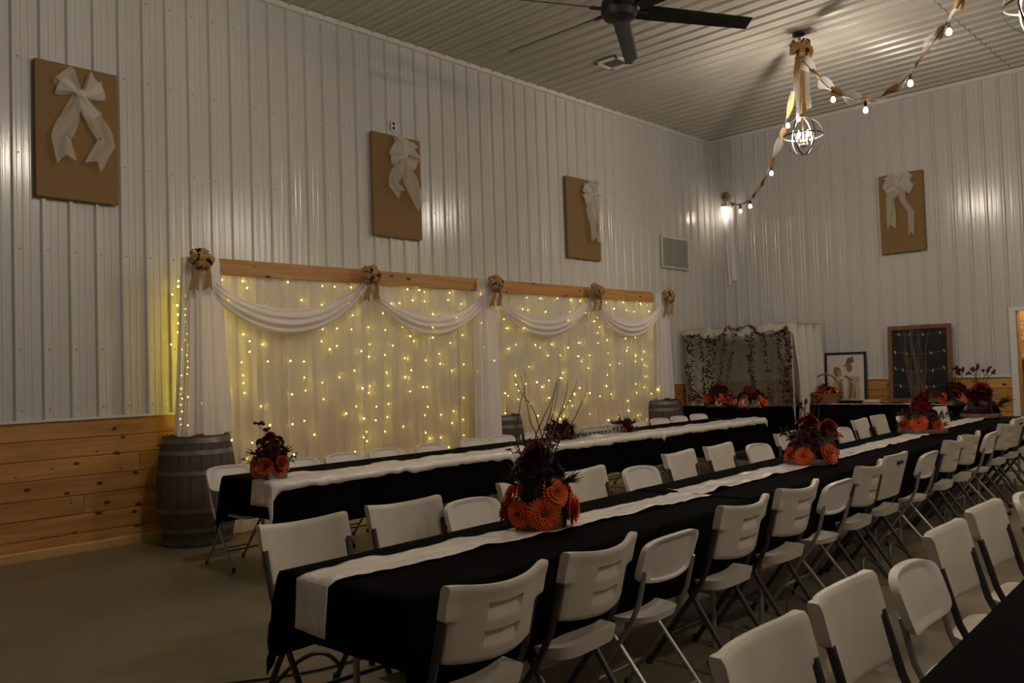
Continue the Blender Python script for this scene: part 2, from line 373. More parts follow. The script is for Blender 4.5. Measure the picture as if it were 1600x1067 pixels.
# ------------------------------------------------------------------ chairs
def lerp(a, b, t): return a + (b-a)*t
def squircle(a, b, n):
    mm = max(abs(a), abs(b))
    if mm < 1e-9: return 0.0, 0.0
    q = (abs(a)**n + abs(b)**n) ** (1/n); f = mm/q; return a*f, b*f
def frame_parts(t, mtl, xw, back_top, seat_z, r, arch=True):
    for s in (-1, 1):
        p = [(s*xw, back_top[0], back_top[1]), (s*xw, -.150, .52), (s*xw, -.105, .43), (s*xw, .19, .02)]
        MB().tube(p, r, 8).build('front_leg', mtl, t)
        MB().tube([(s*(xw-.028), .07 if not arch else .0, seat_z-.02), (s*(xw-.028), .02 if not arch else -.04, .38), (s*(xw-.028), -.285, .02)], r, 8).build('rear_leg', mtl, t)
        for y, x in ((.20, xw), (-.295, xw-.028)):
            MB().tube([(s*x, y, 0), (s*x, y-.008*(1 if y > 0 else -1), .035)], r*1.25, 8).build('foot_cap', 'rubber', t)
    xr = xw - .028
    if arch:
        pts = [(xr*u, -.245+.06*(1-u*u), .07+.13*(1-u*u)) for u in [i/8-1 for i in range(17)]]
        MB().tube(pts, r*.75, 6).build('arched_brace', mtl, t)
    else:
        MB().tube([(-xr, -.20, .12), (xr, -.20, .12)], r*.7, 6).build('rear_stretcher', mtl, t)
    MB().tube([(-xw, .098, .155), (xw, .098, .155)], r*.75, 6).build('front_stretcher', mtl, t)
def seat_part(t, mtl, wf_, wr_, d0, d1, z, th, n=4.5):
    def top(u, v):
        a, b = squircle(2*u-1, 2*v-1, n); y = lerp(d0, d1, (b+1)/2); x = a*lerp(wr_, wf_, (b+1)/2)
        return (x, y, z - .012*(1-a*a)*(1-b*b) - (.03*max(0, (b-.55)/.45)**2) + .008*max(0, -b)**3)
    def bot(u, v):
        a, b = squircle(2*u-1, 2*v-1, n); k = .93; y = lerp(d0+.01, d1-.008, (b+1)/2); x = k*a*lerp(wr_, wf_, (b+1)/2)
        return (x, y, z - th - (.03*max(0, (b-.55)/.45)**2))
    MB().slab(16, 14, top, bot).build('seat', mtl, t, angle=50)
def chair_A():
    t = thing('resin_folding_chair', None, None)
    seat_part(t, 'resin', .222, .212, -.205, .205, .455, .045)
    def xyz(u, v):
        a = 2*u-1; k = min(1, max(0, (v-.50)/.08)); w_ = lerp(.205, .207, v); zz = .565 + .265*v - .016*(1-v)*(1-a*a) - .020*v*(1-a*a)
        return a*w_ + math.copysign(abs(a)**16, a)*.029*k*k*(3-2*k), -.175 - .065*v - .050*(1-a*a), zz
    def edge(a, v): return abs(a)**16 * .013 * min(1, max(0, (v-.50)/.06))
    def front(u, v):
        x, y, z = xyz(u, v); a = 2*u-1; r = max(0, (abs(a)-.95)/.05)**2*.007 + max(0, (v-.93)/.07)**2*.008 + max(0, (.06-v)/.06)**2*.008
        return (x, y + .012 + edge(a, v) - r, z)
    def back(u, v):
        x, y, z = xyz(u, v); a = 2*u-1; r = max(0, (abs(a)-.95)/.05)**2*.007 + max(0, (v-.93)/.07)**2*.008 + max(0, (.06-v)/.06)**2*.008
        d = -.015 - edge(a, v) + r - .006*max(0, (v-.8)/.2)
        if abs(a) < .36:
            for v0, v1 in ((.54, .76), (.18, .40)):
                if v0 < v < v1: d += .024 * ((v-v0)/(v1-v0))
        return (x, y + d, z)
    MB().slab(40, 30, front, back).build('backrest', 'resin', t, angle=35)
    frame_parts(t, 'dark_tube', .221, (-.205, .715), .45, .0140)
    return t
def chair_B():
    t = thing('white_folding_chair', None, None)
    seat_part(t, 'white_plastic', .19, .165, -.16, .20, .445, .024, 3.2)
    def xyz(u, v):
        a, b = squircle(2*u-1, 2*v-1, 5.5)
        return a*.208, -.175 - .03*b - .03*(1-a*a), .693 + .088*b + .012*(1-a*a)*b, a, b
    def rim(a, b):
        m_ = max(abs(a), abs(b)); return 1 if m_ > .86 else 0
    def front(u, v):
        x, y, z, a, b = xyz(u, v); m_ = max(abs(2*u-1), abs(2*v-1)); return (x, y + (.014 if m_ > .8 else .005), z)
    def back(u, v):
        x, y, z, a, b = xyz(u, v); m_ = max(abs(2*u-1), abs(2*v-1)); return (x, y - (.015 if .8 < m_ else .003), z)
    MB().slab(24, 20, front, back).build('backrest', 'white_plastic', t, angle=50)
    frame_parts(t, 'grey_tube', .192, (-.185, .66), .445, .011, False)
    return t
def chair_C():
    t = thing('slotted_folding_chair', None, None)
    seat_part(t, 'resin', .222, .212, -.205, .205, .455, .04)
    def xyz(u, v):
        a = 2*u-1; return a*lerp(.215, .222, v) * (1 - .10*max(0, (v-.88)/.12)**2), -.16 - .08*v - .02*(1-a*a), .53 + .305*v
    MB().slab(20, 16, lambda u, v: (lambda q: (q[0], q[1]+.014, q[2]))(xyz(u, v)), lambda u, v: (lambda q: (q[0], q[1]-.014, q[2]))(xyz(u, v))).build('backrest', 'resin', t, angle=45)
    MB().cbox((-.045, -.275, .765), (.045, -.232, .785), .004).build('hand_slot', 'slot', t)
    frame_parts(t, 'dark_tube', .221, (-.205, .715), .45, .0140)
    return t
PROTO = {}
MAKE = {'A': chair_A, 'B': chair_B, 'C': chair_C}
KIND = {'A': 'beige curved-back folding chair', 'B': 'white rounded-back folding chair', 'C': 'beige slot-handle folding chair'}
def chair(kind, x, y, rz, label, group):
    if kind not in PROTO: PROTO[kind] = MAKE[kind](); o = PROTO[kind]
    else: o = copy_tree(PROTO[kind])
    o.location = (x, y, 0); o.rotation_euler = (0, 0, rz); tag(o, label, 'chair', group)
SL = -.045                      # the long rows run a little towards the left wall
ROT = math.atan(.045)
near = [('A',2.03),('A',2.61),('B',3.10),('A',3.84),('A',4.50),('B',5.02),('A',5.64),('C',6.2),('B',6.86),('A',7.66),('A',8.26),('B',8.85),('A',9.65),('C',10.25),('A',10.95)]
for i, (k, y) in enumerate(near):
    chair(k, 6.13 - .235 + SL*(y-2) + (.07 if k == 'B' else 0), y, PI/2 + ROT + random.uniform(-.04, .04), f'{KIND[k]}, {ORD[i]} from the front on the right side of the middle table', 'chairs on the right side of the middle table')
fars = [('A',2.25),('A',2.88),('B',3.30),('A',3.89),('A',4.5),('B',5.02),('A',5.77),('A',6.42),('B',6.92),('A',7.78),('A',8.36),('B',8.98),('A',9.8),('C',10.4),('B',10.95),('A',12.3)]
for i, (k, y) in enumerate(fars):
    chair(k, 4.62 + .235 + SL*(y-2) + (.08 if k == 'B' else 0), y, -PI/2 + ROT + random.uniform(-.06, .06) - (.1 if i < 2 else 0), f'{KIND[k]}, {ORD[i]} from the front on the left side of the middle table', 'chairs on the left side of the middle table')
row3 = [('A',1.98),('A',2.54),('B',3.07),('A',3.63),('A',4.25),('B',4.95)]
for i, (k, y) in enumerate(row3):
    chair(k, 7.13 + .235 + SL*(y-2), y, -PI/2 + ROT + random.uniform(-.03, .03), f'{KIND[k]}, {ORD[i]} from the front at the table in the bottom right corner', 'chairs at the corner table')
row2 = [3.50, 4.15, 4.64, 5.13, 5.70, 6.33, 6.77, 7.25, 8.35, 8.75, 9.3, 9.85, 10.35, 10.85]
for i, y in enumerate(row2):
    chair('B', 1.52 + .2 + random.uniform(-.03, .03), y, -PI/2 + random.uniform(-.05, .05), f'white rounded-back folding chair, {ORD[i]} from the front before the lit curtains', 'chairs before the lit curtains')

# ------------------------------------------------------------------ tables, cloths and runners
def folding_table(label, cx, cy, length, width, z, rz, group=None):
    t = thing('folding_table', label, 'table', (cx, cy, 0), rz, group)
    MB().cbox((-width/2+.004, -length/2+.004, z-.045), (width/2-.004, length/2-.004, z-.006), .008).build('tabletop', 'table_white', t)
    for e in (-1, 1):
        y = e*(length/2-.28)
        for s in (-1, 1): MB().tube([(s*(width/2-.1), y, z-.045), (s*(width/2-.1), y, .0)], .014, 8).build('leg', 'grey_tube', t)
        MB().tube([(-width/2+.1, y, .12), (width/2-.1, y, .12)], .011, 6).build('leg_brace', 'grey_tube', t)
    return t
def cloth(name, label, cx, cy, length, width, z, rz, hs, he0, he1, seed, group=None, m_='black_cloth'):
    """a cloth over a table: flat on top, hanging hs at the sides, he0 / he1 at the ends, with soft folds and pointed corners"""
    nx, ny = 34, 76; W, Ln = width/2, length/2
    ts = [-(W+hs) + 2*(W+hs)*i/nx for i in range(nx+1)]
    tl = [-(Ln+he0) + (2*Ln+he0+he1)*j/ny for j in range(ny+1)]
    for arr, e in ((ts, W), (tl, Ln)):          # keep a grid line on each table edge
        for sgn in (-1, 1):
            i = min(range(len(arr)), key=lambda i: abs(arr[i]-sgn*e)); arr[i] = sgn*e
    def pos(a, b):
        ds = max(0, abs(a)-W); dl = max(0, abs(b)-Ln); x = max(-W, min(W, a)); y = max(-Ln, min(Ln, b))
        d = math.hypot(ds, dl)
        if d < 1e-6: return (x, y, z + .002 + .0015*nz(a*3, b*3, seed))
        fx, fy = ds/d, dl/d
        q = d/.35; per = b*5.5 if ds > dl else a*7
        out = .010 + (.028*q)*(.6 + .9*nz(per, seed*3.1, 0)) + .022*q*(2*min(fx, fy))
        drop = d * (1 - .03*q) if not (ds and dl) else d*.97
        return (x + math.copysign(out*fx, a), y + math.copysign(out*fy, b), z + .002 - max(0, drop-.006))
    b = MB(); b.v = [pos(a, c) for c in tl for a in ts]; w_ = nx+1
    b.f = [(j*w_+i, j*w_+i+1, (j+1)*w_+i+1, (j+1)*w_+i) for j in range(ny) for i in range(nx)]
    o = b.build(name, m_, None, True, (cx, cy, 0), (0, 0, rz), angle=75)
    sm = o.modifiers.new('thickness', 'SOLIDIFY'); sm.thickness = .002; sm.offset = 1
    return tag(o, label, 'tablecloth' if m_ == 'black_cloth' else 'table runner', group)
def runner(label, cx, cy, length, x0, x1, W, z, rz, seed, end_drop=0.0, edge_drop=0.0, group=None, wr=1.0, tail=False):
    """satin strip lying on the cloth; end_drop hangs over the near end, edge_drop over the +x edge"""
    nx, ny = 14, 90; wd = x1 - x0 + edge_drop; ln = length + end_drop
    def pos(u, v):
        a = x0 + wd*u; c = -length/2 - end_drop + ln*v
        wob = .012*nz(c*1.7, seed, u*.5); a += wob * (1 if not edge_drop else .3)
        wrk = wr*(.030*max(0, nz(a*6+c*1.6, c*4.0-a*4, seed))**1.2 + .010*abs(nz(c*9, a*8, seed+4)))
        zz = z + .006 + wrk; x, y = a, c
        if c < -length/2: d = -length/2 - c; y = -length/2 - .022 - .02*(d/.2); zz = z + .006 - max(0, d-.008); y -= .012*nz(a*9, c*3, seed)
        if a > W:
            d = a - W; x = W + .03 + .015*abs(nz(c*4, seed, 2)); sag = 1 + .35*nz(c*3.3, seed, 5) + .25*nz(c*11, seed, 7) + (.9*max(0, (abs(c)-length/2+.10)/.10)**2 if tail else 0)
            zz = z + .006 + wrk*.3 - d*max(.3, sag)
            if c < -length/2: zz -= (-length/2 - c)
        return (x, y, zz)
    b = MB().grid(nx, ny, pos)
    o = b.build('table_runner', 'satin', None, True, (cx, cy, 0), (0, 0, rz), angle=80)
    sm = o.modifiers.new('thickness', 'SOLIDIFY'); sm.thickness = .0015; sm.offset = 1
    return tag(o, label, 'table runner', group)
TZ = .745
PL = ['nearest', 'second', 'third', 'farthest']
for k in range(4):                                   # middle row
    y0, y1 = 1.80 + 2.5*k, 1.80 + 2.5*(k+1); cy = (y0+y1)/2; cx = 5.555 - .040*(cy-1.8)
    dz = .003*(k % 2)
    folding_table(f'folding table under black cloth, {PL[k]} of the four in the middle row', cx, cy, 2.495, .76, TZ, .040, 'folding tables of the middle row')
    cloth('tablecloth', f'black tablecloth, {PL[k]} of the four along the middle row', cx, cy, 2.5, .76, TZ+dz, .040,   .35, .24 if k == 0 else .0, .33 if k == 3 else 0.0, k+1, 'black tablecloths of the middle row')
    runner(f'white satin runner, {PL[k]} of the four along the middle row', cx + (-.045, -.02, -.03, -.08)[k], cy, 2.52, -.11, .11, 9, TZ+.004+.004*(k % 2), (-.02, .03, .04, .045)[k], 11+k, .20 if k == 0 else 0, 0, 'satin runners of the middle row')
P3 = ['nearest', 'middle', 'farthest']
for k in range(3):                                   # head table before the curtains
    y0 = 3.28 + 2.49*k; cy = y0 + 1.245; cx = 2.225
    folding_table(f'folding table under black cloth, {P3[k]} of the three before the curtains', cx, cy, 2.485, .76, TZ, 0, 'folding tables before the curtains')
    cloth('tablecloth', f'black tablecloth, {P3[k]} of the three before the lit curtains', cx, cy, 2.49, .76, TZ+.003*(k % 2), 0, .38, .28 if k == 0 else 0, .33 if k == 2 else 0, 21+k, 'black tablecloths before the curtains')
    runner(f'white satin runner, {P3[k]} of the three before the lit curtains', cx, cy, 2.50, .13, .38, .38, TZ+.004+.004*(k % 2), 0, 31+k, .19 if k == 0 else 0, .065, 'satin runners before the curtains', 1.2, tail=True)
for k in range(2):                                   # corner table beside the camera
    y0 = 1.55 + 2.5*k; cy = y0 + 1.25; cx = 7.85 + SL*(cy-1.8)
    folding_table(['folding table under black cloth, nearest in the bottom right corner', 'folding table under black cloth behind the corner one, at the right edge'][k], cx, cy, 2.495, .76, TZ, ROT, 'folding tables of the corner row')
    cloth('tablecloth', ['black tablecloth in the bottom right corner', 'black tablecloth on the second table of the corner row'][k], cx, cy, 2.5, .76, TZ+.003*k, ROT, .33, .3 if k == 0 else 0, 0, 41+k, 'black tablecloths of the corner row')
GZ = .81
folding_table('folding table under black cloth along the back wall', 3.25, 13.45, 2.6, .7, GZ, PI/2)
cloth('tablecloth', 'black tablecloth on the gift table along the back wall', 3.25, 13.45, 2.6, .7, GZ, PI/2, .66, .6, .6, 51)
folding_table('folding table under black cloth in front of the flower arch', 1.15, 12.35, 1.85, .62, GZ, PI/2)
cloth('tablecloth', 'black tablecloth on the small table under the leaf arch', 1.15, 12.35, 1.85, .62, GZ, PI/2, .66, .6, .6, 52)
o = runner('white satin runner lying along the gift table by the back wall', 3.25, 13.45, 2.3, -.33, -.12, 9, GZ+.003, PI/2, 61)

# ------------------------------------------------------------------ barrels and the lit curtain backdrop
def barrel(label, x, y, h=1.0, rm=.355, rh=.295):
    t = thing('wine_barrel', label, 'barrel', (x, y, 0), random.uniform(0, 1), 'wine barrels holding the backdrop posts')
    ns = 22
    def rad(z): q = (z/h - .5)*2; return lerp(rm, rh, abs(q)**2.0)
    sm = None
    for k in range(ns):
        if sm is None:
            b = MB(); zs = [h*i/10 for i in range(11)]; a0, a1 = -PI/ns*.975, PI/ns*.975; V = []
            for z in zs:
                r = rad(z)
                V += [((r-.024)*math.cos(a0), (r-.024)*math.sin(a0), z), (r*math.cos(a0), r*math.sin(a0), z), (r*1.003, 0, z), (r*math.cos(a1), r*math.sin(a1), z), ((r-.024)*math.cos(a1), (r-.024)*math.sin(a1), z)]
            F = []
            for i in range(10):
                for j in range(5): F.append((i*5+j, i*5+(j+1)%5, (i+1)*5+(j+1)%5, (i+1)*5+j))
            F += [(4,3,2,1,0), tuple(50+j for j in range(5))]
            b.add(V, F); sm = b.mesh('stave', 'barrel', False)
        obj('stave', sm, t, (0,0,0), (0, 0, 2*PI*k/ns))
    MB().lathe([(rad(.05)-.02, .035), (rad(.05)-.02, .05)], 28).build('bottom_head', 'barrel_dark', t)
    MB().lathe([(rad(h)-.02, h-.05), (rad(h)-.02, h-.035)], 28).build('top_head', 'barrel', t)
    for z, w_ in ((.015, .05), (.13, .042), (.31, .04), (.65, .04), (.83, .042), (.935, .05)):
        pr = [(rad(z*h)+.001, z*h), (rad(z*h)+.005, z*h), (rad(z*h+w_)+.005, z*h+w_), (rad(z*h+w_)+.001, z*h+w_)]
        b = MB(); b.lathe(pr, 36); b.f = [f for f in b.f if len(f) == 4]; b.build('hoop', 'hoop', t)
    return t
BX = .46
barrel('old grey wine barrel beside the pine wainscot at the left end', BX, 3.74, 1.0)
barrel('old grey wine barrel half hidden behind the middle drape', BX+.03, 7.72, .95)
barrel('old grey wine barrel at the right end of the lit curtains', BX+.03, 11.42, .97)
bf = thing('backdrop_frame', 'pine board frame carrying the lit curtains along the left wall', 'frame', (BX, 3.5, 0))
for a, e in ((.47, 4.1), (4.105, 7.72)): MB().cbox((.03, a, 2.515), (.068, e, 2.672), .004).build('top_board', 'pine', bf)
for y in (.24, 4.02, 7.92): MB().cbox((-.04, y-.045, .96), (.03, y+.045, 2.66), .004).build('post', 'pine_z', bf)
for y0_, z0_, y1_, z1_ in ((.55, 1.35, 1.95, 2.45), (6.0, 1.7, 6.9, 2.45)):
    MB().tube([(-.16, y0_, z0_), (-.16, y1_, z1_)], .05, 4).build('diagonal_brace', 'pine_z', bf)
def drape_fn(ya, yb, z0, z1, x0, amp, freq, seed, flare=0.0, pinch=0.0):
    def f(u, v):
        y = lerp(ya, yb, u); z = lerp(z1, z0, v); mid = (ya+yb)/2
        k = (1 - pinch*(1-v)**2) * (1 + flare*v); y = mid + (y-mid)*k
        ph = u*(yb-ya)*freq + .8*nz(u*5, seed, 0)
        x = x0 + amp*(math.sin(ph*2*PI) + .55*math.sin(ph*4.7*PI+seed)) * (.55+.55*v) + .02*nz(y*3, z*1.1, seed)
        y += .018*nz(u*9, z*.8, seed+3)
        return (x, y, z)
    return f
# sheer panels: two to a bay, with a narrow opening left of the middle column
panels = [(3.80, 4.75), (4.70, 5.66), (5.62, 6.55), (6.50, 7.08), (7.12, 8.10), (8.05, 8.92), (8.88, 9.75), (9.70, 10.55), (10.50, 11.40)]
for i, (a, e) in enumerate(panels):
    o = MB().grid(90, 26, drape_fn(a, e, .02, 2.53, BX+.015 + .012*(i % 2), .021, 6.2, i*1.7)).build('sheer_curtain', 'curtain', None, True, angle=180)
    tag(o, f'white sheer curtain panel of the lit backdrop, {ORD[i]} from the left', 'curtain', 'sheer panels of the lit backdrop')
# gathered columns at the ends and the middle
for lab, yc, wt, wb_, zb, x0, sd in (('gathered white drape falling over the left barrel', 3.80, .36, .54, 1.0, BX+.10, 3.0),
                                  ('gathered white drape column in the middle of the lit curtains', 7.56, .34, .40, .12, BX+.10, 5.0),
                                  ('gathered white drape at the right end of the lit curtains', 11.46, .30, .44, .99, BX+.12, 8.0)):
    def cf(u, v, yc=yc, wt=wt, wb_=wb_, zb=zb, x0=x0, sd=sd):
        an = (u-.5)*PI*1.25; wd = lerp(wt, wb_, v**1.2); z = lerp(2.66, zb, v); fwd = (.34*min(1, v*1.25)**1.5 if zb < .5 else 0)
        rr_ = wd/2*(1 + .07*math.sin(u*PI*13+sd) + .05*math.sin(u*PI*29+sd*2) + .06*nz(u*6, z, sd))
        return (x0 + fwd + rr_*math.cos(an)*.55 - .06, yc - fwd*1.0 + rr_*math.sin(an), z + (.015*math.sin(u*20) if v > .97 else 0))
    o = MB().grid(80, 24, cf).build('gathered_drape', 'drape', None, True, angle=180); tag(o, lab, 'drape', 'gathered drapes of the backdrop')
bows_y = [3.72, 5.66, 7.58, 9.63, 11.46]
for i in range(4):                                   # swags between the bows
    ya, yb = bows_y[i], bows_y[i+1]
    def sw(u, v, ya=ya, yb=yb, i=i):
        y = lerp(ya, yb, u); s = 4*u*(1-u); d = lerp(.40, .57, v) * s**.8 + lerp(0, .09, v)
        z = 2.60 - d; x = BX + .11 + .06*s*math.sin(v*PI) + .018*math.sin(v*PI*7 + u*2) + .012*nz(u*6, v*8, i)
        return (x, y + .02*math.sin(v*9)*(1-s), z)
    o = MB().grid(48, 22, sw).build('swag', 'drape', None, True, angle=180); tag(o, f'white fabric swag draped along the pine beam, {ORD[i]} from the left', 'swag', 'fabric swags of the backdrop')
def pom_parts(t, mtl, n, ln, wd, tails, seed, back=.0):
    """full florist bow: ribbon loops standing out in all directions"""
    rnd = random.Random(seed)
    for k in range(n):
        an = k*2.399 + rnd.uniform(-.3, .3); el = math.asin(min(.97, (k+.4)/n)); d = Vector((math.cos(an)*math.cos(el), -math.sin(el), math.sin(an)*math.cos(el)))
        e = d.cross(Vector((rnd.uniform(-1, 1), rnd.uniform(-1, 1), rnd.uniform(-1, 1)))).normalized(); n_ = d.cross(e); l_ = ln*rnd.uniform(.85, 1.15)
        def lf(u, v, d=d, e=e, n_=n_, l_=l_):
            a = v*PI; w_ = wd*(.35+.65*math.sin(a))*(u-.5)
            return tuple(d*(l_*math.sin(a)**.75) + n_*(.30*l_*math.sin(2*a)) + e*w_)
        MB().grid(3, 14, lf).build('loop', mtl, t, True, angle=180)
    MB().sphere((0, -.02, 0), ln*.3, 8, 6).build('knot', mtl, t)
    for (pts, w0, w1) in tails:
        def tf(u, v, pts=pts, w0=w0, w1=w1):
            q = v*(len(pts)-1); i = min(int(q), len(pts)-2); p0, p1 = Vector(pts[i]), Vector(pts[i+1]); p = p0.lerp(p1, q-i)
            return (p.x + lerp(w0, w1, v)*(u-.5), p.y - .015*math.sin(u*7+v*5), p.z + (.03*abs(u-.5)*-2 if v > .98 else 0))
        MB().grid(6, 12, tf).build('ribbon_tail', mtl, t, True, angle=180)
def bow_parts(t, mtl, n, r, wd, tails, seed, mname='loop', depth=.09, ring=None):
    """ribbon bow in local axes: X right, Z up, -Y towards the viewer"""
    rnd = random.Random(seed)
    for k in range(n):
        an = (ring[k] if ring else 2*PI*k/n + rnd.uniform(-.25, .25)); d = Vector((math.cos(an), 0, math.sin(an))); e = Vector((-math.sin(an), 0, math.cos(an)))
        ln = r*rnd.uniform(.85, 1.12); wk = wd*rnd.uniform(.85, 1.15); out = -depth*rnd.uniform(.5, 1.1); tw = rnd.uniform(-.4, .4)
        def lf(u, v, d=d, e=e, ln=ln, wk=wk, out=out, tw=tw):
            a = v*PI; s = math.sin(a); wv = wk*(.22 + .78*min(1, s*1.25)) * (u-.5)
            p = d*(ln*s**.8) + e*(wv + .02*math.sin(v*6+tw*5)) + Vector((0, out*(1-math.cos(a))/2 + tw*wv + .012*math.sin(u*7+v*5), 0))
            return tuple(p)
        MB().grid(8, 16, lf).build(mname, mtl, t, True, angle=180)
    for (pts, w0, w1) in tails:
        def tf(u, v, pts=pts, w0=w0, w1=w1):
            q = v*(len(pts)-1); i = min(int(q), len(pts)-2); f = q-i
            p0, p1 = Vector(pts[i]), Vector(pts[i+1]); p = p0.lerp(p1, f); t_ = (p1-p0).normalized()
            e = t_.cross(Vector((0, 1, 0))).normalized(); wv = lerp(w0, w1, min(1, v*2.2))*(u-.5)
            return tuple(p + e*wv + Vector((0, .02*math.sin(u*8+v*7)-.02, 0)) - t_*(.03*abs(u-.5)*4 if v > .98 else 0)*-1)
        MB().grid(8, 18, tf).build('ribbon_tail', mtl, t, True, angle=180)
    MB().sphere((0, -depth*.55, 0), wd*.28, 10, 8).build('knot', mtl, t)
def wall_rot(side): return -PI/2 if False else (PI/2 if side == 'left' else 0)
for i, y in enumerate(bows_y):
    t = thing('burlap_bow', f'brown burlap ribbon bow on the pine beam, {ORD[i]} from the left', 'bow', (BX+.195, y, 2.63 if i in (0,) else 2.60), PI/2, 'burlap bows on the pine beam')
    sc_ = 1.0
    pom_parts(t, 'burlap_ribbon', 18, .115, .06, [([(-.02, -.02, -.02), (-.06, -.05, -.16), (-.075, -.03, -.27)], .05, .085), ([(.02, -.02, -.02), (.05, -.05, -.15), (.06, -.03, -.26)], .05, .085)], 100+i)
# fairy lights: vertical strands woven through the sheer panels, plus added hidden ones
ys = [3.57, 3.74, 3.82, 3.92]; y = 4.06
while y < 11.4: ys.append(y); y += random.uniform(.17, .25)
rf = random.Random(3)
for i, y in enumerate(ys):
    first = i == 0
    if first: lab = 'strand of yellow fairy lights hanging left of the first drape'
    else: lab = f'strand of yellow fairy lights at the curtains, {ORD[i-1]} from the left'
    t = thing('fairy_light_strand', lab, 'string lights', (BX, y, 2.50), 0, 'fairy light strands of the backdrop')
    wire = [(0, .22, .02)] if first else []; bl_ = MB(); z = -.02; x = .055; nb = 0
    zend = -1.15 if first else (-1.45 if i < 4 else -2.40)
    while z > zend:
        infront = rf.random() < .36
        xb = (.075 + rf.uniform(0, .02)) if infront else rf.uniform(-.075, -.02)
        if first: xb = -.10
        if 0 < i < 4: xb = rf.uniform(-.35, -.29)  # extra strands hidden behind the left drape, added to throw yellow on the wall
        yb = .035*nz(z*2, y*3) + rf.uniform(-.012, .012); wire.append((xb if infront else xb-.004, yb, z))
        if rf.random() < (.95 if 0 < i < 4 else .56): bl_.sphere((xb, yb, z), rf.uniform(.0065, .009) if infront else .009, 6, 4); nb += 1
        z -= rf.uniform(.04, .09) if 0 < i < 4 else rf.uniform(.075, .21)
    wire.append((.0, 0, zend))
    MB().tube(wire, .0012, 3, cap=False).build('wire', 'wire', t); b = bl_.build('bulbs', 'fairy', t); b['kind'] = 'stuff'

# ------------------------------------------------------------------ burlap panels with tulle bows, outlet, grilles
def burlap_panel(label, side, c, wd, ht, tail_sets, rings, bx, seed, tilt=0):
    rz = PI/2 if side == 'left' else 0
    loc = (.012, c, 0) if side == 'left' else (c, L-.012, 0)
    t = thing('burlap_wall_hanging', label, 'wall panel', (loc[0], loc[1], 3.17+ht/2), rz, 'burlap panels on the metal walls')
    p = MB().cbox((-wd/2, -.045, -ht/2), (wd/2, 0, ht/2), .006).build('canvas', 'burlap', t)
    b = thing('tulle_bow', f'white tulle bow pinned on {label.split(" with ")[0].replace("tall ", "the ")}', 'bow', (0, 0, 0), 0, 'tulle bows on the burlap panels')
    off = Vector((bx[0], -.075, bx[1])); off.rotate(Matrix.Rotation(rz, 3, 'Z'))
    b.location = (t.location[0]+off.x, t.location[1]+off.y, t.location[2]+off.z); b.rotation_euler = (0, 0, rz)
    bow_parts(b, 'tulle', len(rings), .22, .16, tail_sets, seed, depth=.10, ring=[math.radians(a) for a in rings])
def tl(pts): return [(x, -.02 - .012*i, z) for i, (x, z) in enumerate(pts)]
burlap_panel('tall burlap panel at the far left with bow tails spread wide', 'left', 2.87, .71, 1.23,
    [(tl([(-.02, -.03), (-.10, -.25), (-.18, -.42), (-.14, -.58)]), .10, .17), (tl([(.02, -.03), (.12, -.22), (.22, -.40), (.12, -.60)]), .10, .16)], (160, 135, 42, 18, 300), (.0, .34), 201)
burlap_panel('tall burlap panel below the wall outlet with two bow tails', 'left', 6.56, .75, 1.25,
    [(tl([(-.02, -.03), (-.10, -.2), (-.22, -.36), (-.10, -.46)]), .10, .16), (tl([(.02, -.03), (.06, -.25), (.12, -.42), (.24, -.56)]), .10, .22)], (100, 60, 150, 20, 200, 330), (.05, .38), 202)
burlap_panel('tall burlap panel left of the wall grille with straight bow tails', 'left', 10.17, .80, 1.23,
    [(tl([(-.02, -.03), (-.08, -.25), (-.05, -.45), (-.01, -.66)]), .14, .18), (tl([(.02, -.03), (.10, -.25), (.13, -.45), (.14, -.68)]), .14, .17)], (100, 60, 150, 20, 200, 340, 130), (.14, .37), 203)
burlap_panel('tall burlap panel on the back wall with uneven bow tails', 'back', 3.42, .67, 1.25,
    [(tl([(-.02, -.03), (-.12, -.2), (-.10, -.42), (-.11, -.62)]), .16, .13), (tl([(.02, -.03), (.08, -.25), (.20, -.46), (.18, -.76)]), .15, .08)], (165, 125, 85, 45, 15, 200, 340), (-.02, .43), 204)
t = thing('wall_outlet', 'small power outlet on the left wall above a burlap panel', 'outlet', (.012, 6.55, 4.55), PI/2)
MB().cbox((-.04, -.012, -.06), (.04, 0, .06), .003).build('cover_plate', 'plate', t)
for z in (-.028, .028): MB().cbox((-.018, -.016, z-.018), (.018, -.008, z+.018), .003).build('socket', 'slot', t)
t = thing('wall_grille', 'white square air return grille high on the left wall', 'vent', (.01, 12.72, 3.46), PI/2)
for a, b in (((-.43, -.275), (.43, -.245)), ((-.43, .245), (.43, .275)), ((-.43, -.245), (-.40, .245)), ((.40, -.245), (.43, .245))):
    MB().cbox((a[0], -.03, a[1]), (b[0], 0, b[1]), .003).build('frame_bar', 'plate', t)
sl = MB(); sl.add([(-.4, -.004, 0), (.4, -.004, 0), (.4, -.022, -.012), (-.4, -.022, -.012), (-.4, -.002, .002), (.4, -.002, .002), (.4, -.020, -.010), (-.4, -.020, -.010)], [(0,1,2,3),(7,6,5,4),(0,4,5,1),(1,5,6,2),(2,6,7,3),(3,7,4,0)])
slm = sl.mesh('louvre', 'trim', False)
for k in range(24): obj('louvre', slm, t, (0, 0, -.228 + .02*k))
t = thing('ceiling_vent', 'white square air vent set in the ceiling behind the fan', 'vent', (1.36, 9.30, H-.006), 0)
for a_ in range(4): MB().cbox((-.19, -.19, -.022), (.19, -.135, -.004), .003).build('frame_bar', 'trim', t, False, None, (0, 0, a_*PI/2))
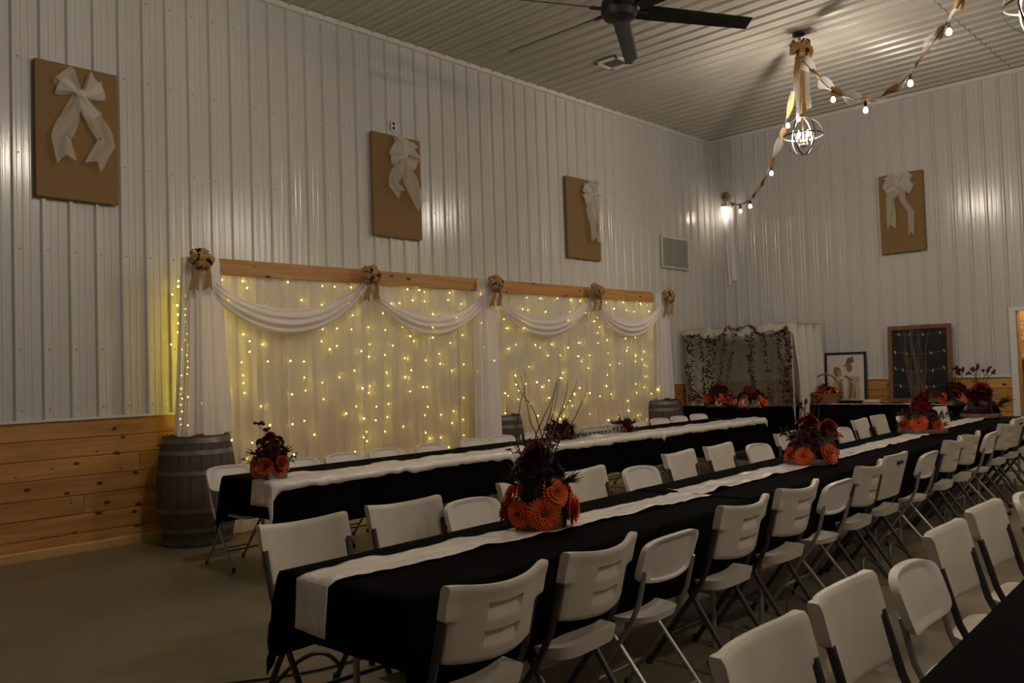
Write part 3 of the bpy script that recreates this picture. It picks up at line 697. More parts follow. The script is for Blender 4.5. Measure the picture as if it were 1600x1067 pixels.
vm = MB().add([(-.135, 0, -.018), (.135, 0, -.018), (.135, .022, -.005), (-.135, .022, -.005), (-.135, .003, -.019), (.135, .003, -.019), (.135, .025, -.006), (-.135, .025, -.006)], [(0,1,2,3),(7,6,5,4),(0,4,5,1),(1,5,6,2),(2,6,7,3),(3,7,4,0)]).mesh('louvre', 'trim', False)
for k in range(8): obj('louvre', vm, t, (0, -.13 + .033*k, 0))
MB().box((-.14, -.14, -.001), (.14, .14, .004)).build('duct_opening', 'slot', t)

# ------------------------------------------------------------------ ceiling fan
FZ = 4.93; t = thing('ceiling_fan', 'large black six-blade ceiling fan hanging near the top edge', 'fan', (3.44, 6.58, FZ))
MB().lathe([(.09, H-FZ-.006), (.09, H-FZ-.05), (.03, H-FZ-.10)], 24).build('canopy', 'fan', t)
MB().tube([(0, 0, .12), (0, 0, H-FZ-.05)], .02, 10).build('down_rod', 'fan', t)
MB().lathe([(.05, .15), (.10, .12), (.165, .06), (.175, .0), (.175, -.05), (.15, -.10), (.08, -.125), (.02, -.13)], 32).build('motor_housing', 'fan', t)
b = MB(); P_ = math.radians(24)
def bla(u, v, s):
    r = lerp(.20, 1.42, v); c = lerp(.09, .075, v)*(2*u-1); th = .006*(1-(2*u-1)**2)+.002
    return (r, c*math.cos(P_) - s*th*math.sin(P_), -c*math.sin(P_) + s*th*math.cos(P_))
b.slab(6, 10, lambda u, v: bla(u, v, 1), lambda u, v: bla(u, v, -1)); bm_ = b.mesh('blade', 'fan')
br = MB().cbox((.13, -.03, -.012), (.30, .03, .0), .003).mesh('blade_arm', 'fan')
for k in range(6):
    o = obj('blade', bm_, t, (0, 0, -.02), (0, 0, math.radians(61+60*k))); obj('blade_arm', br, o)

# ------------------------------------------------------------------ globe pendants
OZ = 4.335
def ring_pts(r, n=40): return [(r*math.cos(2*PI*k/n), r*math.sin(2*PI*k/n), 0) for k in range(n)]
ringm = None
def pendant(label, x, y, rz, lit=1.0):
    global ringm
    t = thing('globe_pendant', label, 'pendant lamp', (x, y, OZ), rz, 'globe pendant lamps')
    MB().lathe([(.075, H-OZ-.006), (.075, H-OZ-.03), (.02, H-OZ-.05)], 20).build('canopy', 'black_metal', t)
    # chain of twisted cord
    pts = [(.006*math.cos(k*.9), .006*math.sin(k*.9), lerp(.235, H-OZ-.04, k/40)) for k in range(41)]
    MB().tube(pts, .006, 6).build('cord', 'iron', t)
    if ringm is None:
        b = MB(); n_ = 48; prof = [(.235, -.008), (.239, -.008), (.239, .008), (.235, .008)]
        V = []; F = []
        for k in range(n_):
            a = 2*PI*k/n_
            V += [(r*math.cos(a), r*math.sin(a), z) for r, z in prof]
        for k in range(n_):
            for j in range(4): F.append((k*4+j, k*4+(j+1)%4, ((k+1)%n_)*4+(j+1)%4, ((k+1)%n_)*4+j))
        b.add(V, F); ringm = b.mesh('cage_ring', 'iron')
    for a in (0, 60, 120): obj('cage_ring', ringm, t, (0,0,0), (PI/2, 0, math.radians(a)))
    obj('cage_ring', ringm, t, (0,0,0), (0,0,0))
    MB().tube([(0, 0, .235), (0, 0, -.13)], .008, 8).build('stem', 'iron', t)
    MB().lathe([(.01, -.15), (.04, -.13), (.045, -.115), (.01, -.10)], 16).build('hub', 'iron', t)
    for k in range(4):
        a = PI/4 + k*PI/2; c, s = math.cos(a)*.075, math.sin(a)*.075
        ar = MB().tube([(0, 0, -.12), (c*.6, s*.6, -.13), (c, s, -.10)], .006, 6).build('arm', 'iron', t)
        MB().lathe([(.012, -.10), (.012, -.03)], 10, (c, s, 0)).build('candle_sleeve', 'iron', ar)
        MB().lathe([(.008, -.03), (.017, -.005), (.018, .015), (.010, .045), (.002, .06)], 12, (c, s, 0)).build('bulb', 'bulb_glow', ar)
    ld = bpy.data.lights.new('pendant_light', 'POINT'); ld.energy = LAMP_W*lit; ld.color = LAMP_COL; ld.shadow_soft_size = .07
    lo = bpy.data.objects.new('pendant_light', ld); C.objects.link(lo); lo.parent = t; lo.location = (0, 0, .01)
    return t
pendant('lit wire globe pendant hanging below a burlap bow, near the back wall', 3.53, 10.27, .5)
pendant('wire globe pendant at the top right edge of the ceiling', 6.6, 7.9, .2)
pendant('globe pendant above the left aisle, outside the picture', 3.55, 3.35, .9)
pendant('added globe pendant over the far right aisle, outside the picture', 9.6, 10.3, .1)  # unseen pendant, added for the light it gives the room
pendant('added fill globe pendant behind the camera, outside the picture', 9.6, 3.35, .3, 1.45)  # unseen pendant, added and turned up to brighten the near chairs

# ------------------------------------------------------------------ garlands of ribbon and bulbs from the pendant
def spline(pts, n):
    P = [Vector(p) for p in pts]; P = [P[0]*2-P[1]] + P + [P[-1]*2-P[-2]]; out = []
    m_ = len(P)-3
    for k in range(n+1):
        q = k/n*m_; i = min(int(q), m_-1); f = q-i; a, b, c, d = P[i:i+4]
        out.append(.5*((2*b) + (c-a)*f + (2*a-5*b+4*c-d)*f*f + (3*b-a-3*c+d)*f**3))
    return out
def twisted(path, wd, ph, turns, m_, t, name, part):
    """one run of ribbon wound round the cord; part = list of (u0, u1) runs that show"""
    n = len(path)-1
    for (a, e) in part:
        i0, i1 = int(a*n), max(int(a*n)+2, int(e*n))
        pts = path[i0:i1+1]
        def f(u, v, pts=pts, i0=i0):
            q = v*(len(pts)-1); i = min(int(q), len(pts)-2); p = pts[i].lerp(pts[i+1], q-i); tg = (pts[i+1]-pts[i]).normalized()
            e1 = tg.cross(Vector((0,0,1))).normalized(); e2 = e1.cross(tg); an = ph + turns*2*PI*(i0+q)/n
            wv = wd*(.55+.45*math.sin(v*PI))*(u-.5)
            return tuple(p + (e1*math.cos(an) + e2*math.sin(an))*wv + e2*.012*math.sin(u*PI*3))
        MB().grid(5, 14, f).build(name, m_, t, True, angle=180)
def garland(label, pts, bulbs, wd, seed):
    path = spline(pts, 160); o0 = path[0]
    t = thing('ribbon_garland', label, 'garland', tuple(o0), 0, 'ribbon garlands from the pendant')
    path = [p-o0 for p in path]
    MB().tube(path, .006, 5).build('cable', 'cord', t)
    k = 0.0; i = 0; rg = random.Random(seed)
    while k < .995:
        ln = .075 if i % 2 == 0 else .055; e = min(1, k+ln)
        twisted(path, wd*(1.15 if i % 2 == 0 else .8), rg.uniform(0, 6), 3, 'tulle' if i % 2 == 0 else 'burlap_ribbon', t, 'tulle_wrap' if i % 2 == 0 else 'burlap_wrap', [(k, e)])
        k = e - .008 if e < 1 else 1; i += 1
    for u in bulbs:
        p = path[int(u*160)]
        s = MB().lathe([(.014, -.01), (.018, -.03), (.017, -.07), (.012, -.075)], 10, tuple(p)).build('socket', 'cord', t)
        MB().lathe([(.012, -.072), (.020, -.085), (.027, -.108), (.022, -.130), (.004, -.140)], 14, tuple(p)).build('bulb', 'globe_bulb', s)
gA = [(3.53,10.27,5.34),(3.14,10.72,4.80),(2.9,10.99,4.60),(2.51,11.44,4.34),(2.15,11.86,4.20),(1.76,12.3,4.12),(1.38,12.74,4.13),(1.07,13.1,4.19),(.75,13.47,4.29),(.38,13.87,4.44)]
gB = [(3.53,10.27,5.34),(3.83,10.04,4.98),(4.1,9.83,4.68),(4.47,9.55,4.42),(4.76,9.32,4.30),(5.1,9.06,4.29),(5.43,8.81,4.44),(5.63,8.65,4.55),(5.80,8.52,4.66),(6.0,8.37,4.80),(6.3,8.13,5.10),(6.55,7.94,5.5)]
garland('ribbon and bulb garland running down to the back corner', gA, (.13, .34, .60, .76), .10, 5)
garland('ribbon and bulb garland swooping up to the top right', gB, (.19, .33, .50, .71), .14, 6)
t = thing('burlap_bow', 'burlap bow tied around the pendant cord at the ceiling', 'bow', (3.53, 10.27, 5.42), .74)
pom_parts(t, 'burlap_ribbon', 18, .15, .075, [([(-.02, -.02, -.06), (-.06, -.06, -.25), (-.05, -.05, -.42)], .07, .10)], 300)
bt = thing('ribbon_tails', 'white and burlap ribbon tails hanging from the pendant bow', 'ribbon', (3.53, 10.27, 5.36), .74)
for k, (x, z, m_) in enumerate(((-.07, -.85, 'tulle'), (.0, -.75, 'burlap_ribbon'), (.06, -.70, 'tulle'))):
    MB().grid(5, 16, lambda u, v, x=x, z=z, k=k: (x*min(1, v*3) + .09*(u-.5)*(1-.3*v) , -.06+.03*math.sin(v*6+u*3+k), z*v)).build('ribbon_tail', m_, bt, True, angle=180)
t = thing('wall_spotlight', 'small lit lamp with ribbon high on the back wall by the corner', 'lamp', (.34, L-.01, 4.43))
MB().cbox((-.06, -.03, -.06), (.06, 0, .06), .006).build('bracket', 'plate', t)
MB().lathe([(.03, .02), (.05, 0), (.055, -.06)], 16, (0, -.09, -.01)).build('lamp_holder', 'plate', t)
MB().sphere((0, -.09, -.09), .048, 14, 10).build('bulb', 'globe_bulb', t)
ld = bpy.data.lights.new('spot_light', 'POINT'); ld.energy = 3; ld.color = LAMP_COL; ld.shadow_soft_size = .06
lo = bpy.data.objects.new('spot_light', ld); C.objects.link(lo); lo.parent = t; lo.location = (0, -.12, -.2)
t = thing('burlap_bow', 'small burlap bow beside the lamp in the back corner', 'bow', (.36, L-.05, 4.56))
pom_parts(t, 'burlap_ribbon', 10, .08, .05, [], 301)
o = MB().grid(8, 24, lambda u, v: (.30+.17*u + .05*v + .02*nz(u*3, v*4), L-.05+.02*math.sin(u*9), 4.33 - 1.28*v - (.12*(1-u) if v > .97 else 0))).build('fabric_tail', 'drape', None, True, angle=180)
tag(o, 'white fabric length hanging below the lamp in the back corner', 'fabric')

# ------------------------------------------------------------------ flowers
FM = {}
def petal_ring(b, n, r0_, r1_, wd, rise0, rise1, ph=0.0, z=0.0):
    for k in range(n):
        a = 2*PI*k/n + ph; c, s = math.cos(a), math.sin(a)
        mr_, mz = lerp(r0_, r1_, .55), lerp(rise0, rise1, .55); tz = lerp(rise0, rise1, .92); w1 = wd*(.9 + .2*((k*7) % 5)/4)
        pts = [(r0_, 0, rise0), (mr_, -w1/2, mz-.002), (lerp(r0_, r1_, .92), -w1*.33, tz), (r1_*(.96+.08*((k*3) % 4)/3), 0, rise1), (lerp(r0_, r1_, .92), w1*.33, tz), (mr_, w1/2, mz-.002), (mr_, 0, mz+.002)]
        b.add([(x*c-y*s, x*s+y*c, z+zz) for x, y, zz in pts], [(0,1,6),(1,2,6),(2,3,6),(3,4,6),(4,5,6),(5,0,6)])
def fmesh(kind, m_):
    key = kind+m_
    if key in FM: return FM[key]
    b = MB(); rg = random.Random(1)
    if kind == 'gerbera':
        petal_ring(b, 24, .010, .060, .014, .004, .006); petal_ring(b, 22, .010, .050, .013, .009, .020, .1); petal_ring(b, 18, .008, .036, .011, .014, .028, .2); petal_ring(b, 12, .006, .022, .009, .018, .030, .3)
    elif kind == 'mum':
        for i in range(9):
            th = (i+.5)/9*1.75; n = max(4, int(16*math.sin(th)))
            for k in range(n):
                a = 2*PI*k/n + i*.4; d = Vector((math.sin(th)*math.cos(a), math.sin(th)*math.sin(a), math.cos(th))); e = d.cross(Vector((0,0,1)) if th > .3 else Vector((1,0,0))).normalized(); g = e.cross(d)
                p = d*.030; q = d*.052 + g*-.006
                b.add([p-e*.003, (p+q)/2+e*.009, q, (p+q)/2-e*.009], [(0,1,2,3)])
    elif kind == 'rose':
        for i in range(5):
            r = .010+.009*i; hgt = .032-.003*i; n = 5
            for k in range(n):
                a0 = 2*PI*k/n + i*.7
                b.grid(3, 2, lambda u, v, r=r, a0=a0, hgt=hgt, i=i: ((r*(.7+.55*v))*math.cos(a0+(u-.5)*1.7*(1-.25*v*v)), (r*(.7+.55*v))*math.sin(a0+(u-.5)*1.7*(1-.25*v*v)), -.01 + hgt*v*(1-.3*abs(u-.5))))
    elif kind == 'leaf':
        b.add([(0,0,0),(.03,-.018,.008),(.06,-.014,.008),(.09,0,-.004),(.06,.014,.008),(.03,.018,.008),(.045,0,0)], [(0,1,6),(1,2,6),(2,3,6),(3,4,6),(4,5,6),(5,0,6)])
    elif kind == 'sprig':
        b.tube([(0,0,0),(.01,0,.06),(.0,.01,.13)], .0025, 4)
        for i in range(9):
            a = i*2.4; z = .03+.012*i; c, s = math.cos(a), math.sin(a)
            P = [(0,0,0),(.025,-.010,.012),(.05,0,.018),(.025,.010,.012)]
            b.add([(x*c-y*s, x*s+y*c, z+zz) for x, y, zz in P], [(0,1,2,3)])
    elif kind == 'berry':
        b.tube([(0,0,0),(.012,0,.07),(.03,.01,.13)], .0025, 4); b.tube([(.012,0,.07),(-.02,.01,.12)], .002, 4)
        for p in ((.03,.01,.135),(.022,.018,.12),(.04,.0,.125),(-.02,.01,.125),(-.012,.0,.115),(.032,.02,.145)): b.sphere(p, .011, 6, 5)
    elif kind == 'spike':
        for i in range(7):
            a = i*.9; b.add([(0,0,0),(.012*math.cos(a+1.2),.012*math.sin(a+1.2),.05),(.05*math.cos(a),.05*math.sin(a),.15),(.012*math.cos(a-1.2),.012*math.sin(a-1.2),.05)], [(0,1,2,3)])
    FM[key] = b.mesh(kind, m_, True, 80); return FM[key]
NAMES = {'gerbera': 'daisy', 'mum': 'chrysanthemum', 'rose': 'rose', 'leaf': 'leaf', 'sprig': 'leaf_sprig', 'berry': 'berry_sprig', 'spike': 'grass_spray'}
def put(t, kind, m_, pos, d, s, roll=0.0):
    o = obj(NAMES[kind], fmesh(kind, m_), t); q = Vector(d).normalized().to_track_quat('Z', 'Y')
    o.rotation_mode = 'QUATERNION'; o.rotation_quaternion = q @ Matrix.Rotation(roll, 3, 'Z').to_quaternion(); o.location = pos; o.scale = (s, s, s)
    if kind == 'gerbera':
        c = obj('flower_center', center_mesh, o)
    return o
center_mesh = MB().lathe([(.009, .018), (.008, .026), (.003, .029)], 10).mesh('flower_center', 'seed')
def arrangement(label, loc, spec, base='slice', br=.15, group='flower centrepieces', rz=0.0, sc_=1.0, twigs=0, twig_h=.5, seed=0, name='flower_arrangement', wander=.22, tr=.0045):
    t = thing(name, label, 'flowers', loc, rz, group); rg = random.Random(seed)
    if base == 'slice': MB().lathe([(br*.98, 0), (br, .01), (br*.99, .035), (br*.96, .042)], 26).build('wood_slice', 'bark', t); z0 = .042
    elif base == 'stump': MB().lathe([(br*.9, 0), (br*.94, .03), (br*.9, .10), (br*.8, .125)], 22).build('bark_pot', 'bark', t); z0 = .11
    elif base == 'box': MB().cbox((-br, -br*.8, 0), (br, br*.8, .09), .006).build('zinc_box', 'zinc', t); z0 = .085
    else: z0 = .0
    if base != 'none': MB().lathe([(br*.72, z0), (br*.62, z0+.10), (br*.25, z0+.17), (.005, z0+.19)], 14).build('moss_mound', 'leaf', t)
    for (kind, m_, n, rad, z, sp, s) in spec:
        jit = .0
        if kind in ('mum', 'rose') and s > 1.05: n = int(n*1.6+.5); s *= .74; jit = .022
        for k in range(n):
            a = 2*PI*k/n + rg.uniform(-.25, .25) + n*.3; r = rad*rg.uniform(.85, 1.1); el = sp + rg.uniform(-.15, .15)
            r += rg.uniform(-jit, jit); zj = rg.uniform(-jit, jit)
            d = (math.cos(a)*math.cos(el), math.sin(a)*math.cos(el), math.sin(el))
            put(t, kind, m_, (r*math.cos(a), r*math.sin(a), z0+z+zj+rg.uniform(-.012, .012)), d, s*rg.uniform(.88, 1.12), rg.uniform(0, 6))
    for k in range(twigs):
        a = rg.uniform(0, 6.28); p = Vector((.03*math.cos(a), .03*math.sin(a), z0+.08)); pts = [p]; d = Vector((.10*math.cos(a), .10*math.sin(a), 1)).normalized()
        m_n = 14
        for i in range(m_n):
            d = (d + Vector((rg.uniform(-wander, wander), rg.uniform(-wander, wander), .12))).normalized(); p = p + d*(twig_h*rg.uniform(.8, 1.1)/m_n); pts.append(p)
        MB().tube(pts, [lerp(tr, .0012, i/m_n) for i in range(m_n+1)], 5).build('twig', 'twig', t)
    t.scale = (sc_,)*3
    return t
TT = TZ + .014
dome = lambda c1, c2: [('mum', c1, 5, .055, .17, .8, 1.1), ('rose', c2, 6, .10, .12, .45, 1.5), ('sprig', 'leaf', 7, .10, .08, .5, 1.0), ('mum', c1, 1, 0, .21, 1.5, 1.2)]
arrangement('tall orange daisy and plum centrepiece nearest the camera on the middle table', (5.44, 3.02, TT),
    [('gerbera', 'orange', 7, .135, -.03, .12, 1.3), ('gerbera', 'orange', 4, .125, .05, .3, 1.2), ('mum', 'plum', 7, .085, .15, .6, 1.35), ('mum', 'plum', 4, .04, .205, 1.0, 1.25), ('rose', 'red', 3, .03, .25, 1.0, 1.3), ('mum', 'burgundy', 3, .035, .235, 1.1, 1.2), ('rose', 'cream', 2, .10, .17, .5, .8), ('spike', 'leaf', 8, .11, .09, .45, .75), ('sprig', 'leaf', 6, .05, .22, .9, .9), ('leaf', 'leaf', 9, .12, .03, -.1, 1.0), ('rose', 'cream', 3, .135, -.06, .1, .6)],
    'stump', .135, seed=1, twigs=9, twig_h=.58)
arrangement('tiered orange and burgundy centrepiece, second along the middle table', (5.40, 6.02, TT),
    [('gerbera', 'orange', 6, .15, .03, .3, 1.3), ('mum', 'red', 6, .10, .07, .5, 1.3), ('mum', 'burgundy', 6, .08, .14, .6, 1.4), ('mum', 'burgundy', 3, .04, .21, 1, 1.3), ('rose', 'red', 3, .04, .27, .8, 1.2), ('sprig', 'leaf', 8, .10, .12, .4, 1.1), ('rose', 'cream', 3, .16, .0, .2, .9), ('leaf', 'leaf_red', 10, .16, .0, .0, 1.2), ('berry', 'burgundy', 4, .03, .28, 1.2, 1.0)],
    'slice', .19, seed=2, twigs=4, twig_h=.4)
arrangement('orange centrepiece with bundled upright branches, third along the middle table', (5.22, 8.95, TT),
    [('gerbera', 'orange', 6, .15, .04, .35, 1.5), ('mum', 'burgundy', 7, .10, .12, .5, 1.4), ('mum', 'red', 4, .06, .2, .9, 1.5), ('rose', 'cream', 4, .15, .01, .2, 1.0), ('sprig', 'leaf', 8, .12, .1, .4, 1.1), ('mum', 'red', 3, .03, .28, 1, 1.5), ('spike', 'leaf', 5, .14, .02, .3, .8)],
    'slice', .22, seed=3, twigs=15, twig_h=.95, sc_=1.05, wander=.11, tr=.008)
arrangement('dark burgundy centrepiece, farthest along the middle table', (5.08, 11.45, TT),
    [('mum', 'burgundy', 8, .11, .06, .4, 1.5), ('mum', 'burgundy', 6, .07, .16, .7, 1.5), ('mum', 'plum', 7, .14, .01, .2, 1.4), ('rose', 'red', 4, .05, .26, .9, 1.6), ('spike', 'leaf', 6, .14, .08, .3, 1.2), ('berry', 'burgundy', 4, .04, .30, 1.2, 1.3), ('rose', 'cream', 2, .14, .03, .2, 1.0)],
    'slice', .2, seed=4, twigs=3, twig_h=.5, sc_=1.15)
arrangement('burgundy and coral flowers in a grey box at the head table end', (2.42, 3.37, TT),
    [('rose', 'coral', 6, .12, .02, .3, 1.5), ('mum', 'burgundy', 6, .08, .09, .5, 1.4), ('mum', 'burgundy', 4, .05, .17, .8, 1.4), ('mum', 'red', 2, .02, .22, 1.3, 1.2), ('spike', 'burgundy', 5, .09, .09, .3, .8), ('rose', 'cream', 3, .13, .0, .1, .7), ('sprig', 'leaf', 5, .1, .03, .3, .9)],
    'box', .10, seed=5)
t = thing('berry_stem', 'thin dark berry stem rising from the grey flower box', 'twig', (2.42, 3.37, TT+.25))
MB().tube(spline([(0,0,-.05),(-.02,-.02,.07),(-.09,-.03,.13),(-.11,-.03,.15)], 12), .003, 5).build('stem', 'twig', t)
for p in ((-.11,-.03,.155),(-.13,-.05,.16),(-.085,-.02,.165),(-.10,0,.15),(-.035,-.01,.105),(-.02,-.03,.115),(-.045,.01,.115)): MB().sphere(p, .017, 8, 6, .7).build('berry', 'burgundy', t)
def clump(label, loc, sd, s, ms, group='burgundy clumps by the wire riser'):
    return arrangement(label, loc, [('mum', ms[0], 8, .10, .05, .35, 1.3), ('mum', ms[1], 6, .07, .11, .7, 1.3), ('spike', ms[0], 7, .09, .09, .5, .8), ('spike', ms[0], 4, .04, .13, 1.0, .8), ('rose', 'coral', 3, .13, .02, .2, .9), ('sprig', 'leaf', 6, .12, .02, .2, .9)], 'none', .1, group, 0, s, seed=sd)
clump('burgundy flower clump left of the silver wire riser', (2.28, 6.86, TT), 11, 1.05, ('burgundy', 'plum'))
clump('dark red flower clump right of the silver wire riser', (2.28, 7.98, TT), 12, .85, ('leaf_red', 'burgundy'))
t = thing('wire_riser', 'long silver scrolled wire riser between two flower clumps', 'table decor', (2.30, 7.42, TT), 0)
for x in (-.06, .06):
    for z in (.008, .095): MB().tube([(x, -.42, z), (x, .42, z)], .004, 6).build('rail', 'silver', t)
    b = MB()
    for k in range(24):
        y = -.42 + .035*k + .02; b.tube([(x, y + .032*math.cos(a*PI/5)*(1 if k % 2 else .7), .052 + .040*math.sin(a*PI/5)) for a in range(10)], .0028, 4, closed=True)
    b = b.build('scrollwork', 'silver', t); b['kind'] = 'stuff'
MB().box((-.062, -.42, .096), (.062, .42, .100)).build('mesh_top', 'silver', t)
# flowers on the arch table and the gift table
arrangement('orange and red flowers on the left of the arch table', (1.02, 12.28, GZ+.012),
    [('gerbera', 'orange', 4, .20, .03, .4, 1.2), ('gerbera', 'coral', 5, .17, .09, .6, 1.1), ('leaf', 'leaf_orange', 10, .22, .04, .5, 1.4), ('mum', 'red', 8, .14, .08, .6, 1.6), ('mum', 'burgundy', 5, .08, .16, .8, 1.6), ('rose', 'red', 3, .05, .23, 1.0, 1.2), ('spike', 'leaf', 6, .18, .06, .5, 1.2), ('sprig', 'leaf_orange', 8, .2, .02, .3, 1.3), ('rose', 'cream', 3, .2, .02, .3, 1.2)], 'slice', .2, 'flowers on the arch table', seed=21, sc_=1.2)
arrangement('red and orange flowers on the right of the arch table', (1.62, 12.22, GZ+.012),
    [('gerbera', 'orange', 4, .2, .02, .35, 1.2), ('gerbera', 'coral', 4, .16, .08, .6, 1.0), ('leaf', 'leaf', 8, .2, .06, .5, 1.4), ('mum', 'burgundy', 6, .12, .1, .6, 1.7), ('mum', 'red', 5, .08, .17, .8, 1.6), ('rose', 'cream', 5, .2, .03, .3, 1.3), ('spike', 'leaf', 5, .16, .06, .5, 1.1), ('leaf', 'leaf_orange', 8, .2, .01, .1, 1.3)], 'slice', .2, 'flowers on the arch table', seed=22, sc_=1.1)
arrangement('burgundy flowers with orange daisies on the right of the gift table', (4.22, 13.42, GZ+.012),
    [('gerbera', 'orange', 5, .16, .03, .3, 1.4), ('mum', 'burgundy', 8, .13, .08, .5, 1.6), ('mum', 'burgundy', 5, .08, .17, .8, 1.6), ('berry', 'burgundy', 5, .05, .2, 1.1, 1.6), ('spike', 'leaf_red', 6, .15, .05, .4, 1.2), ('rose', 'cream', 3, .17, .02, .2, 1.1)], 'slice', .18, 'flowers on the gift table', seed=23, sc_=1.1)
arrangement('orange flower posy standing beyond the second centrepiece', (5.27, 6.62, TT),
    [('rose', 'coral', 6, .05, .14, .6, 1.1), ('rose', 'red', 4, .04, .19, .9, 1.0), ('leaf', 'leaf_orange', 8, .06, .10, .3, .9)], 'slice', .09, 'flower centrepieces', seed=24)
# basket of autumn leaves
t = thing('leaf_basket', 'wicker basket with a tall handle full of red autumn leaves', 'basket', (2.30, 13.40, GZ+.012))
b = MB(); b.lathe([(.19, 0), (.23, .06), (.25, .15), (.235, .15), (.215, .06), (.18, .012)], 28); b.build('bowl', 'wicker', t)
for z in (.03, .06, .09, .12, .15): MB().tube([((.205+.3*z)*math.cos(a*PI/14), (.205+.3*z)*math.sin(a*PI/14), z) for a in range(28)], .012, 5, closed=True).build('woven_band', 'wicker', t)
MB().tube([(.25*math.cos(a*PI/16), .01, .13+.34*math.sin(a*PI/16)) for a in range(17)], .013, 7).build('handle', 'wicker', t)
rg = random.Random(9)
for k in range(70):
    a = rg.uniform(0, 6.28); r = rg.uniform(0, .25); put(t, 'leaf', rg.choice(['leaf_orange', 'leaf_red', 'orange', 'red']), (r*math.cos(a), r*math.sin(a), .15+.08*(1-r/.25)+rg.uniform(0, .04)), (math.cos(a)*.6, math.sin(a)*.6, .6+rg.random()), rg.uniform(1.2, 2.0), rg.uniform(0, 6))
t = thing('leaf_branch', 'upright red leaf branch standing left of the basket', 'branch', (2.08, 13.25, GZ+.012))
MB().tube(spline([(0,0,0),(.02,0,.15),(-.03,.02,.3),(.03,.02,.44)], 14), .006, 5).build('stem', 'twig', t)
for k in range(22): put(t, 'leaf', rg.choice(['leaf_red', 'leaf_orange']), (rg.uniform(-.04, .04), rg.uniform(-.03, .03), rg.uniform(.05, .45)), (rg.uniform(-1, 1), rg.uniform(-1, 1), .4), .8, rg.uniform(0, 6))
t = thing('guest_book', 'pale pink book stack lying on the gift table before the frame', 'book', (3.0, 13.50, GZ+.012), .1)
MB().cbox((-.13, -.09, 0), (.13, .09, .03), .003).build('cover', 'book', t); MB().cbox((-.11, -.08, .03), (.12, .08, .055), .003).build('upper_book', 'paper', t)
t = thing('white_card', 'white folded card standing on the middle table behind the third centrepiece', 'card', (5.14, 9.75, TT), 1.2)
for s in (-1, 1):
    b = MB(); b.slab(1, 1, lambda u, v, s=s: (-.11+.22*u, s*.05*(1-v), .22*v), lambda u, v, s=s: (-.11+.22*u, s*(.05*(1-v)+.002), .22*v)); b.build('card_leaf', 'paper', t, False)

# ------------------------------------------------------------------ framed drawing and chalkboard on the gift table
def frame4(t, w_, h_, bw, th, m_, y0=0.0):
    for a, b in (((-w_/2, 0), (w_/2, bw)), ((-w_/2, h_-bw), (w_/2, h_)), ((-w_/2, bw), (-w_/2+bw, h_-bw)), ((w_/2-bw, bw), (w_/2, h_-bw))):
        MB().cbox((a[0], y0-th, a[1]), (b[0], y0, b[1]), .003).build('frame_bar', m_, t, False)
lean = -math.atan(.05)
t = thing('framed_drawing', 'black framed sepia drawing of a couple leaning on the back wall', 'picture', (2.44, 13.86, GZ+.004)); t.rotation_euler = (lean, 0, 0)
frame4(t, .68, .82, .035, .03, 'black_frame')
MB().box((-.31, -.012, .033), (.31, -.004, .787)).build('paper', 'paper', t)
def ell(cx, cz, rx, rz, a=0, n=20):
    return [(cx + rx*math.cos(2*PI*k/n)*math.cos(a) - rz*math.sin(2*PI*k/n)*math.sin(a), cz + rx*math.cos(2*PI*k/n)*math.sin(a) + rz*math.sin(2*PI*k/n)*math.cos(a)) for k in range(n)]
def ink(polys, m_, y):
    b = MB()
    for p in polys: b.prism(p, y-.0006, y)
    b.build('drawing', m_, t, False)
ink([[(-.19,.05),(-.02,.05),(-.03,.25),(-.06,.38),(-.16,.42),(-.22,.30)], [(.02,.05),(.22,.05),(.24,.2),(.17,.42),(.09,.44),(.03,.36)]], 'ink_pale', -.0125)
ink([ell(-.135,.50,.065,.085,.2), ell(.065,.56,.05,.065,-.2), [(-.11,.06),(-.05,.06),(-.06,.3),(-.10,.36)], [(.05,.08),(.10,.08),(.12,.3),(.06,.36)]], 'ink_brown', -.0132)
ink([[(-.03,.60),(.14,.68),(.145,.66),(-.02,.58)], [(.0,.62),(.03,.72),(.13,.75),(.14,.67)], [(-.03,.42),(.10,.34),(.12,.37),(.0,.45)]], 'ink_grey', -.0139)
ink([[(.04,.05),(.07,.05),(.06,.22)], [(-.2,.1),(-.17,.08),(-.15,.3)], [(.12,.07),(.16,.07),(.15,.33)], ell(-.165,.55,.03,.03), ell(-.06,.36,.03,.015,.4)], 'ink_brown', -.0150)
ink([ell(-.10,.47,.03,.05,.3), ell(.2,.38,.02,.06,.2), ell(-.18,.4,.02,.05,-.2)], 'ink_gold', -.0146)
t = thing('chalkboard', 'large oak framed chalkboard with pinned strings leaning on the back wall', 'chalkboard', (3.60, 13.86, GZ+.004)); t.rotation_euler = (lean, 0, 0)
CW, CH = .93, 1.20
frame4(t, CW, CH, .065, .035, 'oak')
MB().box((-CW/2+.045, -.014, .045), (CW/2-.045, -.004, CH-.045)).build('slate', 'chalkboard', t)
for z, sag, xs in ((1.08, .03, (-.30, -.13, .06, .31)), (.80, .05, (-.36, -.18, .17, .36)), (.55, .07, (-.36, -.25, -.12, .02, .19, .35)), (.28, .04, (-.29, -.15, .09, .20))):
    fn = lambda x, z=z, sag=sag: z - sag*(1-(x/.40)**2)
    MB().tube([(x/10*.40, -.018, fn(x/10*.40)) for x in range(-10, 11)], .0015, 4).build('string', 'wire', t)
    for x in xs:
        MB().cbox((-.006, -.032, -.028), (.006, -.016, .022), .002).build('clothespin', 'pin', t, False, (x, 0, fn(x)), (0, random.uniform(-.5, .5), 0))

